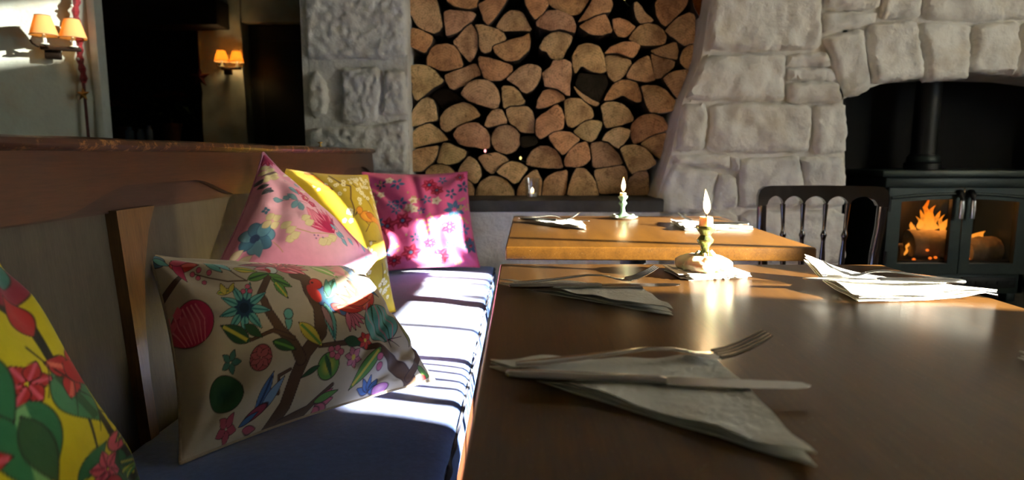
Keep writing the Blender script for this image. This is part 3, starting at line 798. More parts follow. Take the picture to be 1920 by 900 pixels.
# --- low wall and slate ledge under the logs
low = MB()
N = 40
vs = []; fs = []
for i in range(N + 1):
    for j in range(17):
        x = -0.62 + 1.18 * i / N; z = 0.0 + 0.712 * j / 16
        vs.append((x, 2.57 - 0.012 * noise.fractal(Vector((x * 6, 0, z * 6)), 1, 2, 3), z))
for i in range(N):
    for j in range(16):
        fs.append((i * 17 + j, (i + 1) * 17 + j, (i + 1) * 17 + j + 1, i * 17 + j + 1))
low.add(vs, fs)
low.box(-0.62, 0.56, 2.60, 3.2, 0, 0.712)
lw = struct(low.build('wall_low', 'limewash_pier', smooth=50))
ledge = MB()
prof = []
M_ = 48
vs = []; fs = []
for i in range(M_ + 1):
    x = -0.46 + 1.03 * i / M_
    d = 0.007 * noise.noise(Vector((x * 14, 0, 0))); e = 0.004 * noise.noise(Vector((x * 25, 3, 0)))
    for (y, z) in ((3.2, 0.764), (2.56 + d, 0.764), (2.548 + d, 0.758 + e), (2.552 + d + e, 0.735), (2.55 + e, 0.716), (2.56, 0.712), (3.2, 0.712)):
        vs.append((x, y, z))
for i in range(M_):
    for j in range(6):
        fs.append((i * 7 + j, i * 7 + j + 1, (i + 1) * 7 + j + 1, (i + 1) * 7 + j))
fs.append(tuple(range(7))); fs.append(tuple(M_ * 7 + j for j in range(7)))
struct(ledge.add(vs, fs).build('trim_2', 'slate', smooth=40))

# --- far left: cross wall with a doorway, a second pier, dark door and beam
cw = MB(); N1, N2 = 44, 30
vs = []; fs = []
for i in range(N1 + 1):
    for j in range(N2 + 1):
        x = -3.4 + 1.514 * i / N1; z = CEIL * j / N2
        vs.append((x, 2.88 + 0.44 * (x + 1.884) - 0.022 * noise.fractal(Vector((x * 3, 1, z * 3)), 1, 2, 4), z))
for i in range(N1):
    for j in range(N2):
        k = i * (N2 + 1) + j
        fs.append((k, k + N2 + 1, k + N2 + 2, k + 1))
cw.add(vs, fs)
cw.prism([(-3.4, 2.88 - 0.44 * 1.516 + .03), (-1.886, 2.91), (-1.886, 2.96), (-3.4, 2.30)], 0, CEIL, lambda a, b, d: (a, b, d))
struct(cw.build('wall_cross', 'plaster', smooth=60))
struct(MB().rbox(-1.886, -1.850, 2.86, 2.92, 0, CEIL, 0.006).build('trim_3', 'door_frame_paint', smooth=40))
sp = MB(); vs = []; fs = []
for i in range(13):
    for j in range(41):
        z = CEIL * j / 40
        xl = -2.26; xr = -1.955 + 0.018 * noise.noise(Vector((0, 4, z * 5)))
        x = xl + (xr - xl) * i / 12
        vs.append((x, 4.6 - 0.03 * noise.fractal(Vector((x * 6, 2, z * 6)), 1, 2, 4), z))
for i in range(12):
    for j in range(40):
        k = i * 41 + j
        fs.append((k, k + 41, k + 42, k + 1))
sp.add(vs, fs).box(-2.26, -1.965, 4.64, 5.2, 0, CEIL)
struct(sp.build('wall_second_pier', 'plaster', smooth=60))
tl = MB().box(-1.96, -0.9, 4.62, 4.7, 1.86, CEIL)
struct(tl.build('wall_above_door', 'plaster'))
dr = struct(MB().rbox(-1.95, -0.92, 4.72, 4.78, 0, 1.86, 0.004).build('door_1', 'door_green', smooth=40))
for (x0, x1, z0, z1) in ((-1.86, -1.50, 0.95, 1.75), (-1.42, -1.02, 0.95, 1.75), (-1.86, -1.50, 0.15, 0.85), (-1.42, -1.02, 0.15, 0.85)):
    MB().rbox(x0, x1, 4.708, 4.73, z0, z1, 0.008).build('door_panel', 'door_green', dr, smooth=40)
bm_ = MB().rbox(-3.3, -2.03, 4.40, 4.62, 1.80, 1.98, 0.012)
tag(bm_.build('lintel_beam', 'dark_beam', smooth=40), 'dark rough timber lintel beam over the unlit alcove', 'beam')
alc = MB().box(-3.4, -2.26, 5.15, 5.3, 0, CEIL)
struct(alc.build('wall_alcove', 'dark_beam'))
sl = MB().rbox(-3.38, -2.27, 4.42, 5.14, 0.98, 1.03, 0.006)
tag(sl.build('alcove_shelf', 'dark_beam', smooth=40), 'dark timber shelf across the unlit alcove', 'shelf')

# ------------------------------------------------------------------ logs
TONES = {'t': lin(230, 194, 150), 'p': lin(228, 184, 150), 'o': lin(230, 180, 136), 'y': lin(238, 210, 162), 'd': lin(58, 52, 40), 'r': lin(150, 88, 30), 'g': lin(120, 110, 90)}
SHAPE = {'H': 'half-round log lying flat side down', 'U': 'half-round log lying flat side up', 'Q': 'quarter-split log with rounded side',
         'W': 'wedge-shaped split log', 'R': 'whole round log with cracked end', 'S': 'thin slab-like split log', 'B': 'blocky uneven split log', 'O': 'large oval log with dark heart'}
TN = {'t': 'tan', 'p': 'pinkish', 'o': 'orange-brown', 'y': 'pale', 'd': 'dark grey', 'r': 'rusty orange', 'g': 'grey'}
OUT = []
for i, (kind, tone, pts) in enumerate(LOGS):
    P = [Vector(p) for p in pts]
    C0 = sum(P, Vector((0, 0))) / len(P)
    P = [p + (p - C0).normalized() * 0.003 for p in P]
    P = chaikin(P, 1, 0.15)
    OUT.append(resample(P, 0.014, 0.0012, i))
# logs that touch give way to each other: no outline reaches into its neighbour
BB = [(min(p.x for p in P), max(p.x for p in P), min(p.y for p in P), max(p.y for p in P)) for P in OUT]
CN = [sum(P, Vector((0, 0))) / len(P) for P in OUT]
for _ in range(5):
    for i, P in enumerate(OUT):
        for j, Q in enumerate(OUT):
            if i == j or BB[i][0] > BB[j][1] or BB[j][0] > BB[i][1] or BB[i][2] > BB[j][3] or BB[j][2] > BB[i][3]:
                continue
            for k, p in enumerate(P):
                n_ = 0
                while n_ < 14 and (inside(p, Q) or edge_dist(p, Q) < 0.0035):
                    p = p + (CN[i] - p).normalized() * 0.002
                    n_ += 1
                P[k] = p
for i, (kind, tone, pts) in enumerate(LOGS):
    rg = random.Random(100 + i)
    P = OUT[i]
    cx = sum(p.x for p in P) / len(P); cz = sum(p.y for p in P) / len(P)
    zmin = min(p.y for p in P); zmax = max(p.y for p in P)
    pz = {'H': zmin + 0.2 * (zmax - zmin), 'U': zmax - 0.2 * (zmax - zmin), 'W': zmin + 0.15 * (zmax - zmin), 'Q': zmin + 0.1 * (zmax - zmin)}.get(kind, cz)
    px = cx + rg.uniform(-.015, .015)
    y0 = 2.77 + rg.uniform(-0.02, 0.03) + (0.035 if tone == 'd' else 0)
    L = 0.34
    loc = Vector((px, y0, pz))
    Q = [Vector((p.x - px, p.y - pz)) for p in P]
    C = Vector((cx - px, cz - pz))
    n = len(Q)
    grow = lambda p, g: p + (p - C).normalized() * g
    m = MB(); vs = []
    rings = ((0.004, 0.0008), (0.012, 0.0018), (0.14, 0.0016), (L, -0.002))
    for (yy, g) in rings:
        for p in Q:
            q = grow(p, g + (0.0012 * noise.noise(Vector((p.x * 60, yy * 9, p.y * 60))) if yy > 0.005 else 0))
            vs.append((q.x, yy, q.y))
    fs = []
    for r in range(len(rings) - 1):
        for k in range(n):
            k2 = (k + 1) % n
            fs.append((r * n + k, r * n + k2, (r + 1) * n + k2, (r + 1) * n + k))
    fs.append(tuple((len(rings) - 1) * n + k for k in range(n)))
    m.add(vs, fs)
    lg = m.build('split_log', 'log_bark', None, smooth=50, loc=loc)
    V, F, nn = filled(Q, 0.022, i)
    tilt = (rg.uniform(-.06, .06), rg.uniform(-.06, .06))
    vs = []
    for p in V:
        e = min(1, edge_dist(p, Q) / 0.008)
        vs.append((p.x, 0.004 - 0.005 * e + 0.003 * noise.noise(Vector((p.x * 25 + i, 0, p.y * 25))) * e + (p.x * tilt[0] + p.y * tilt[1]) * e * 0.5, p.y))
    cf = MB().add(vs, [tuple(f) for f in F]).build('cut_face', 'log_end', lg, smooth=40)
    tc = TONES[tone]
    k_ = rg.uniform(0.88, 1.08)
    cf.color = (tc[0] * k_, tc[1] * k_ * rg.uniform(.96, 1.03), tc[2] * k_ * rg.uniform(.92, 1.05), 1)
    course = int((cz - 0.765) / 0.118) + 1
    where = 'resting on the ledge' if zmin < 0.80 else 'in %s course above the ledge' % ['first', 'second', 'third', 'fourth', 'fifth', 'sixth', 'seventh', 'eighth', 'ninth'][min(course, 9) - 1]
    if cx < -0.30: where += ' by the pier'
    elif cx > 0.45: where += ' by the chimney'
    tag(lg, '%s %s %s' % (TN[tone], SHAPE[kind], where), 'log', 'split logs stacked in the wall niche')

from collections import defaultdict
same = defaultdict(list)
for o in list(col.objects):
    if o.name.startswith('split_log'):
        same[o['label']].append(o)
for lb, os_ in same.items():
    if len(os_) > 1:
        for k, o in enumerate(sorted(os_, key=lambda q: q.location.x)):
            o['label'] = lb.replace(' above the ledge', '') + ', ' + ('first', 'second', 'third', 'fourth', 'fifth')[k] + ' such from the pier'

# fairy lights tucked between the logs
def fairy(loc, mat, label):
    r = empty('fairy_light', loc)
    MB().lathe([(0.0015, -0.006), (0.0045, -0.003), (0.005, 0.002), (0.003, 0.006), (0.0006, 0.008)], seg=10).build('bulb', mat, r, smooth=60)
    MB().tube([(0, 0.0, -0.006), (0.004, 0.012, -0.012), (0.012, 0.03, -0.012), (0.03, 0.05, -0.02)], 0.0016, 6).build('wire', 'wire_green', r, smooth=60)
    tag(r, label, 'fairy light', 'fairy lights between the logs')
fairy((-0.150, 2.735, 0.955), 'fairy_pink', 'tiny glowing pink fairy light between the logs')
fairy((0.000, 2.735, 0.925), 'fairy_gold', 'tiny dim yellow fairy light beside the whole round log')
fairy((0.425, 2.735, 1.574), 'fairy_gold', 'tiny gold fairy light high in a dark gap of the pile')

# ------------------------------------------------------------------ bench
def bx(z): return -0.597 - 0.07 * (z - 0.63)          # front plane of the panels
bench = empty('settle_bench', (-0.35, 0.95, 0))
tag(bench, 'long dark wooden settle bench with panelled back against the pier', 'bench')
B0, B1 = -0.75, 2.60
def bk(a, b, d):                                       # (along y, up z, proud)
    return (bx(b) + d + 0.35, a - 0.95, b)
STILES = [-0.285, 0.980, 2.245]
for (y0, y1) in ((B0, -0.32), (-0.30, 0.945), (0.965, 2.21), (2.23, B1)):
    MB().prism([(y0, 0.40), (y1, 0.40), (y1, 0.87), (y0, 0.87)], -0.014, 0.0, bk).build('back_panel', 'bench_panel', bench)
def lower(y):
    for c in STILES:
        t = abs(y - c - 0.09)
        if t < 0.27:
            s = max(0.0, min(1.0, (0.27 - t) / 0.17))
            return 0.858 + 0.036 * (s * s * (3 - 2 * s))
    return 0.858
ys = [B0 + (B1 - B0) * i / 120 for i in range(121)]
MB().prism([(y, lower(y)) for y in ys] + [(B1, 0.945), (B0, 0.945)], -0.012, 0.020, bk).build('top_rail', 'bench_wood', bench)
MB().prism([(B0, 0.854), (B1, 0.854), (B1, 0.94), (B0, 0.94)], -0.012, 0.006, bk).build('scallop_board', 'bench_backing_wood', bench)
for c in STILES:
    o = c - 1.015
    L_ = [(0.967 + o, 0.40), (0.990 + o, 0.40), (0.990 + o, 0.60), (0.997 + o, 0.68), (1.015 + o, 0.76), (1.040 + o, 0.82), (1.066 + o, 0.858), (0.967 + o, 0.858)]
    MB().prism(L_, -0.010, 0.018, bk).build('stile', 'bench_stile', bench)
cap = MB()
cp = [(-0.050, 0.945), (0.022, 0.945), (0.030, 0.949), (0.033, 0.954), (0.030, 0.961), (0.022, 0.964), (-0.044, 0.964), (-0.050, 0.958)]
vs = []; fs = []
NY = 90
for i in range(NY + 1):
    y = B0 - 0.01 + (B1 + 0.02 - B0) * i / NY
    for j, (d, z) in enumerate(cp):
        w = 0.0012 * noise.noise(Vector((j * 3.1, y * 9, 0)))
        vs.append((bx(0.95) + d + w + 0.35, y - 0.95, z + w))
for i in range(NY):
    for j in range(8):
        j2 = (j + 1) % 8
        fs.append((i * 8 + j, i * 8 + j2, (i + 1) * 8 + j2, (i + 1) * 8 + j))
fs.append(tuple(range(8))); fs.append(tuple(NY * 8 + j for j in range(8)))
cap.add(vs, fs).build('top_cap', 'bench_cap_wood', bench, smooth=40)
MB().prism([(B1 - 0.05, 0.0), (B1, 0.0), (B1, 0.948), (B1 - 0.05, 0.948)], -0.045, -0.012, bk).build('end_post', 'bench_backing_wood', bench)
MB().box(-0.62 + .35, -0.13 + .35, B0 - .95, 2.53 - .95, 0.38, 0.418).build('seat_board', 'bench_wood', bench)
MB().box(-0.16 + .35, -0.14 + .35, B0 - .95, 2.53 - .95, 0.0, 0.38).build('front_panel', 'bench_wood', bench)
MB().box(-0.66 + .35, -0.625 + .35, B0 - .95, B1 - .06 - .95, 0.0, 0.40).build('back_board', 'bench_backing_wood', bench)
# little brass hook on the cap
hk = empty('brass_peg', (-0.628, 2.02, 0.9655))
MB().lathe([(0.006, 0), (0.006, 0.002), (0.002, 0.004), (0.002, 0.009), (0.008, 0.011), (0.008, 0.013), (0.003, 0.015)], seg=12).build('peg', 'brass', hk, smooth=40)
tag(hk, 'tiny brass peg standing on the bench back rail', 'peg')

# blue seat cushions
def seat_cushion(y0, y1, label):
    r = empty('seat_cushion', (-0.35, (y0 + y1) / 2, 0.418))
    x0, x1 = -0.235, 0.247
    h = 0.084
    ly = (y1 - y0) / 2 - 0.002
    NX, NYY = 26, 44
    def pos(u, v, top):
        e = min(1 - abs(u), 1 - abs(v))
        px = (x0 + x1) / 2 + (x1 - x0) / 2 * u
        py = ly * v
        du = (1 - abs(u)) * (x1 - x0) / 2; dv = (1 - abs(v)) * ly
        rr = 0.022
        ed = min(1, du / rr); ev = min(1, dv / rr)
        f = math.sqrt(max(0, 1 - (1 - ed) ** 2)) * math.sqrt(max(0, 1 - (1 - ev) ** 2))
        w = 0.004 * noise.noise(Vector((px * 7, py * 7 + y0 * 5, 2)))
        return (px, py, h - 0.016 + 0.016 * f + 0.006 * (1 - u * u) * (1 - v * v) + w * f if top else 0.0)
    us = [math.sin(PI / 2 * (-1 + 2 * i / NX)) for i in range(NX + 1)]
    vv = [math.sin(PI / 2 * (-1 + 2 * j / NYY)) for j in range(NYY + 1)]
    m = MB(); vs = []; fs = []
    for i in range(NX + 1):
        for j in range(NYY + 1):
            vs.append(pos(us[i], vv[j], True))
    W = NYY + 1
    for i in range(NX):
        for j in range(NYY):
            fs.append((i * W + j, (i + 1) * W + j, (i + 1) * W + j + 1, i * W + j + 1))
    ring = [(i, 0) for i in range(NX)] + [(NX, j) for j in range(NYY)] + [(i, NYY) for i in range(NX, 0, -1)] + [(0, j) for j in range(NYY, 0, -1)]
    b0 = len(vs); nr = len(ring)
    for (i, j) in ring:
        p = vs[i * W + j]
        k = 1.0
        vs.append((p[0] * 1.0 + (0.006 if i == NX else 0), p[1], 0.035))
    b1 = len(vs)
    for (i, j) in ring:
        p = vs[i * W + j]
        vs.append((p[0], p[1], 0.0))
    for k in range(nr):
        k2 = (k + 1) % nr
        a = ring[k][0] * W + ring[k][1]; b = ring[k2][0] * W + ring[k2][1]
        fs.append((a, b, b0 + k2, b0 + k)); fs.append((b0 + k, b0 + k2, b1 + k2, b1 + k))
    fs.append(tuple(b1 + k for k in range(nr)))
    m.add(vs, fs)
    m.build('cover', 'blue_seat_fabric', r, smooth=60)
    # puckered dark piping along the front edge and ends
    pts = []
    n = 110
    for k in range(n + 1):
        y = -ly + 2 * ly * k / n
        wv = 0.0035 * noise.noise(Vector((y * 18 + y0, 5, 0))) + 0.0016 * math.sin(y * 75)
        pts.append((x1 + 0.000 + wv, y, h - 0.013 + 0.6 * wv))
    MB().tube(pts, 0.0042, 7).build('piping', 'navy_piping', r, smooth=60)
    for s in (-1, 1):
        pts = [(x0 + (x1 - x0) * k / 50, s * (ly + 0.000), h - 0.014 + 0.003 * noise.noise(Vector((k * .3, s, 0)))) for k in range(51)]
        MB().tube(pts, 0.0036, 7).build('end_piping', 'blue_seat_fabric', r, smooth=60)
    tag(r, label, 'seat cushion', 'blue bench seat cushions')
seat_cushion(1.405, 2.53, 'blue fabric bench cushion reaching to the far corner, under the rose-pink pillow')
seat_cushion(0.28, 1.40, 'blue fabric bench cushion under the beige bird-and-tree pillow')
seat_cushion(-0.74, 0.275, 'blue fabric bench cushion at the open end of the bench')
# ------------------------------------------------------------------ printed throw pillows
class Sheet:
    """paints flat print shapes on cloth; coordinates are those of the pattern drawing"""
    def __init__(s, X, Y, base, aa):
        s.X, s.Y, s.aa = X, Y, aa
        s.c = np.tile(np.array(base, dtype=np.float64), (len(X), 1))
    def lay(s, a, c):
        a = np.clip(a, 0, 1)[:, None]
        s.c = s.c * (1 - a) + np.array(c)[None] * a
    def cov(s, sd):                      # signed distance (inside > 0) to coverage
        return np.clip(sd / s.aa + 0.5, 0, 1)
    def ell(s, cx, cy, rx, ry, rot, c, edge=None, ew=3.0, c2=None):
        a = math.radians(rot)
        dx, dy = s.X - cx, s.Y - cy
        u = (dx * math.cos(a) + dy * math.sin(a)) / rx
        v = (-dx * math.sin(a) + dy * math.cos(a)) / ry
        r = np.sqrt(u * u + v * v)
        sd = (1 - r) * min(rx, ry)
        if edge is not None:
            s.lay(s.cov(sd + ew), edge)
        s.lay(s.cov(sd), c)
        if c2 is not None:
            s.lay(s.cov(sd) * np.clip(1 - r * 1.3, 0, 1), c2)
    def leaf(s, x0, y0, x1, y1, w, c, edge=None, vein=None, ew=2.5):
        L = math.hypot(x1 - x0, y1 - y0) + 1e-6
        ux, uy = (x1 - x0) / L, (y1 - y0) / L
        t = ((s.X - x0) * ux + (s.Y - y0) * uy) / L
        d = np.abs(-(s.X - x0) * uy + (s.Y - y0) * ux)
        prof = w * np.sin(np.clip(t, 0, 1) ** 0.8 * math.pi)
        sd = np.where((t > 0) & (t < 1), prof - d, -9)
        if edge is not None:
            s.lay(s.cov(np.where((t > -.03) & (t < 1.03), prof + ew - d, -9)), edge)
        s.lay(s.cov(sd), c)
        if vein is not None:
            s.lay(s.cov(np.where((t > 0.08) & (t < 0.92), w * 0.22 - d, -9)), vein)
    def petals(s, cx, cy, r, n, w, c, edge=None, vein=None, rot=0.0, core=None, rc=0.0, r0=0.1):
        for k in range(n):
            a = math.radians(rot) + 2 * math.pi * k / n
            s.leaf(cx + r0 * r * math.cos(a), cy + r0 * r * math.sin(a), cx + r * math.cos(a), cy + r * math.sin(a), w, c, edge, vein)
        if core is not None:
            s.ell(cx, cy, rc, rc, 0, core)
    def fan(s, x, y, a0, a1, r, n, w, c, edge=None, vein=None):
        for k in range(n):
            a = math.radians(a0 + (a1 - a0) * k / max(1, n - 1))
            s.leaf(x, y, x + r * math.cos(a), y + r * math.sin(a), w, c, edge, vein)
    def line(s, pts, w0, w1, c, edge=None, ew=2.5):
        n = len(pts) - 1
        best = np.full(len(s.X), -1e3)
        for i in range(n):
            (xa, ya), (xb, yb) = pts[i], pts[i + 1]
            L2 = (xb - xa) ** 2 + (yb - ya) ** 2 + 1e-9
            t = np.clip(((s.X - xa) * (xb - xa) + (s.Y - ya) * (yb - ya)) / L2, 0, 1)
            d = np.hypot(s.X - xa - t * (xb - xa), s.Y - ya - t * (yb - ya))
            w = (w0 + (w1 - w0) * (i + t) / n) / 2
            best = np.maximum(best, w - d)
        if edge is not None:
            s.lay(s.cov(best + ew), edge)
        s.lay(s.cov(best), c)
    def dots(s, lst, r, c, edge=None, ew=2.0):
        for (x, y) in lst:
            s.ell(x, y, r, r, 0, c, edge, ew)
    def blossom(s, x, y, r, c, core):
        for k in range(5):
            a = 2 * math.pi * k / 5 + x
            s.ell(x + r * .6 * math.cos(a), y + r * .6 * math.sin(a), r * .42, r * .42, 0, c)
        s.ell(x, y, r * .25, r * .25, 0, core)

def homography(quad):
    """unit square (u right, v down; TL, TR, BR, BL) to the four drawing corners"""
    src = [(0, 0), (1, 0), (1, 1), (0, 1)]
    A = []; b = []
    for (u, v), (x, y) in zip(src, quad):
        A.append([u, v, 1, 0, 0, 0, -u * x, -v * x]); b.append(x)
        A.append([0, 0, 0, u, v, 1, -u * y, -v * y]); b.append(y)
    h = np.linalg.solve(np.array(A, float), np.array(b, float))
    return np.append(h, 1).reshape(3, 3)

def pillow(name, label, corners, tf, tb, N, quad, base, paint, piping, seed=0, aa=2.5, wr=1.0, creases=(), pull=0.10, group='printed throw pillows on the bench'):
    TL, TR, BR, BL = [np.array(c, float) for c in corners]
    cen = (TL + TR + BR + BL) / 4
    def surf(n, side):
        g = np.sin(np.linspace(-1, 1, n) * math.pi / 2 * 0.86) / math.sin(math.pi / 2 * 0.86)
        U, V = np.meshgrid(g, g, indexing='ij')
        U = U.ravel(); V = V.ravel()
        Ue = U * (1 - pull * (1 - V * V) * np.abs(U) ** 1.5 * 0.6)
        Ve = V * (1 - pull * (1 - U * U) * np.abs(V) ** 1.5 * 0.6)
        a = (Ue + 1) / 2; b = (Ve + 1) / 2
        P = (TL[None] * ((1 - a) * (1 - b))[:, None] + TR[None] * (a * (1 - b))[:, None] + BR[None] * (a * b)[:, None] + BL[None] * ((1 - a) * b)[:, None])
        nrm = np.cross(TR - TL, BL - TL); nrm /= np.linalg.norm(nrm)
        if nrm @ (np.array([0, 0, .94]) - cen) < 0:
            nrm = -nrm
        prof = (np.clip(1 - np.abs(U) ** 2.2, 0, 1) ** 0.62) * (np.clip(1 - np.abs(V) ** 2.2, 0, 1) ** 0.62)
        h = prof * (tf if side > 0 else tb)
        rg = np.random.RandomState(seed)
        w = np.zeros_like(U)
        for cu, cv in ((-1, -1), (1, -1), (1, 1), (-1, 1)):
            r = np.hypot(U - cu, V - cv); an = np.arctan2(V - cv, U - cu)
            w += 0.006 * np.sin(an * 9 + rg.rand() * 6 + 2 * r) * np.exp(-((r - 0.5) / 0.35) ** 2) * np.clip(r / 0.3, 0, 1)
        for k in range(6):
            kx, ky = rg.randn(2) * 3.0
            w += 0.0016 * np.sin(kx * U + ky * V + rg.rand() * 6)
        for (x0, y0, x1, y1, amp, wd) in creases:
            L2 = (x1 - x0) ** 2 + (y1 - y0) ** 2
            t = ((U - x0) * (x1 - x0) + (V - y0) * (y1 - y0)) / L2
            tt = np.clip(t, 0, 1)
            d = np.hypot(U - x0 - tt * (x1 - x0), V - y0 - tt * (y1 - y0))
            w -= amp * np.exp(-(d / wd) ** 2)
        h = h + w * wr * np.clip(prof * 2.5, 0, 1)
        P = P + nrm[None] * (h * side)[:, None]
        return P, U, V
    P, U, V = surf(N, 1)
    nb = N // 5
    Pb, Ub, Vb = surf(nb, -1)
    H = homography(quad)
    def sheet(U, V):
        q = np.stack([(U + 1) / 2, (V + 1) / 2, np.ones_like(U)])
        r = H @ q
        sh = Sheet(r[0] / r[2], r[1] / r[2], base, aa)
        paint(sh)
        return sh.c
    C1 = sheet(U, V)
    C2 = np.tile(np.array(base, float), (len(Ub), 1)) * 0.9
    verts = np.vstack([P, Pb]) - cen[None]
    idx = np.arange(N * N).reshape(N, N)
    q1 = np.stack([idx[:-1, :-1], idx[1:, :-1], idx[1:, 1:], idx[:-1, 1:]], -1).reshape(-1, 4)
    idb = np.arange(nb * nb).reshape(nb, nb) + N * N
    q2 = np.stack([idb[:-1, :-1], idb[:-1, 1:], idb[1:, 1:], idb[1:, :-1]], -1).reshape(-1, 4)
    faces = np.vstack([q1, q2])
    nz = np.cross(P[idx[N // 2 + 3, N // 2]] - P[idx[N // 2, N // 2]], P[idx[N // 2, N // 2 + 3]] - P[idx[N // 2, N // 2]])
    if nz @ (np.array([0, 0, .94]) - cen) < 0:
        faces = faces[:, ::-1]
    me = bpy.data.meshes.new('cover')
    me.vertices.add(len(verts)); me.vertices.foreach_set('co', verts.astype(np.float32).ravel())
    nf = len(faces)
    me.loops.add(nf * 4); me.loops.foreach_set('vertex_index', faces.astype(np.int32).ravel())
    me.polygons.add(nf)
    me.polygons.foreach_set('loop_start', np.arange(0, nf * 4, 4, dtype=np.int32))
    me.update(calc_edges=True)
    at = me.color_attributes.new('print', 'FLOAT_COLOR', 'POINT')
    cc = np.ones((len(verts), 4), np.float32)
    cc[:, :3] = np.clip(np.vstack([C1, C2]), 0, 1)
    at.data.foreach_set('color', cc.ravel())
    me.polygons.foreach_set('use_smooth', np.ones(nf, dtype=bool))
    me.materials.append(M['print_fabric'])
    root = empty(name, tuple(cen))
    o = bpy.data.objects.new('cover', me); col.objects.link(o); o.parent = root
    ring = [idx[i, 0] for i in range(0, N - 1, 4)] + [idx[N - 1, j] for j in range(0, N - 1, 4)] + [idx[i, N - 1] for i in range(N - 1, 0, -4)] + [idx[0, j] for j in range(N - 1, 0, -4)]
    MB().tube([tuple(verts[i]) for i in ring], 0.0028, 6, close=True).build('piping', piping, root, smooth=60)
    tag(root, label, 'pillow', group)
    return root

INK = lin(58, 34, 36)
TEAL = lin(104, 170, 160); MAG = lin(190, 40, 84); ROSE = lin(224, 92, 120); GRN = lin(96, 146, 66); DGRN = lin(46, 84, 50)
RED = lin(196, 52, 44); BRN = lin(92, 66, 48); YEL = lin(206, 184, 70); BLU = lin(74, 108, 160); LBL = lin(120, 150, 190); CRM = lin(232, 222, 190)

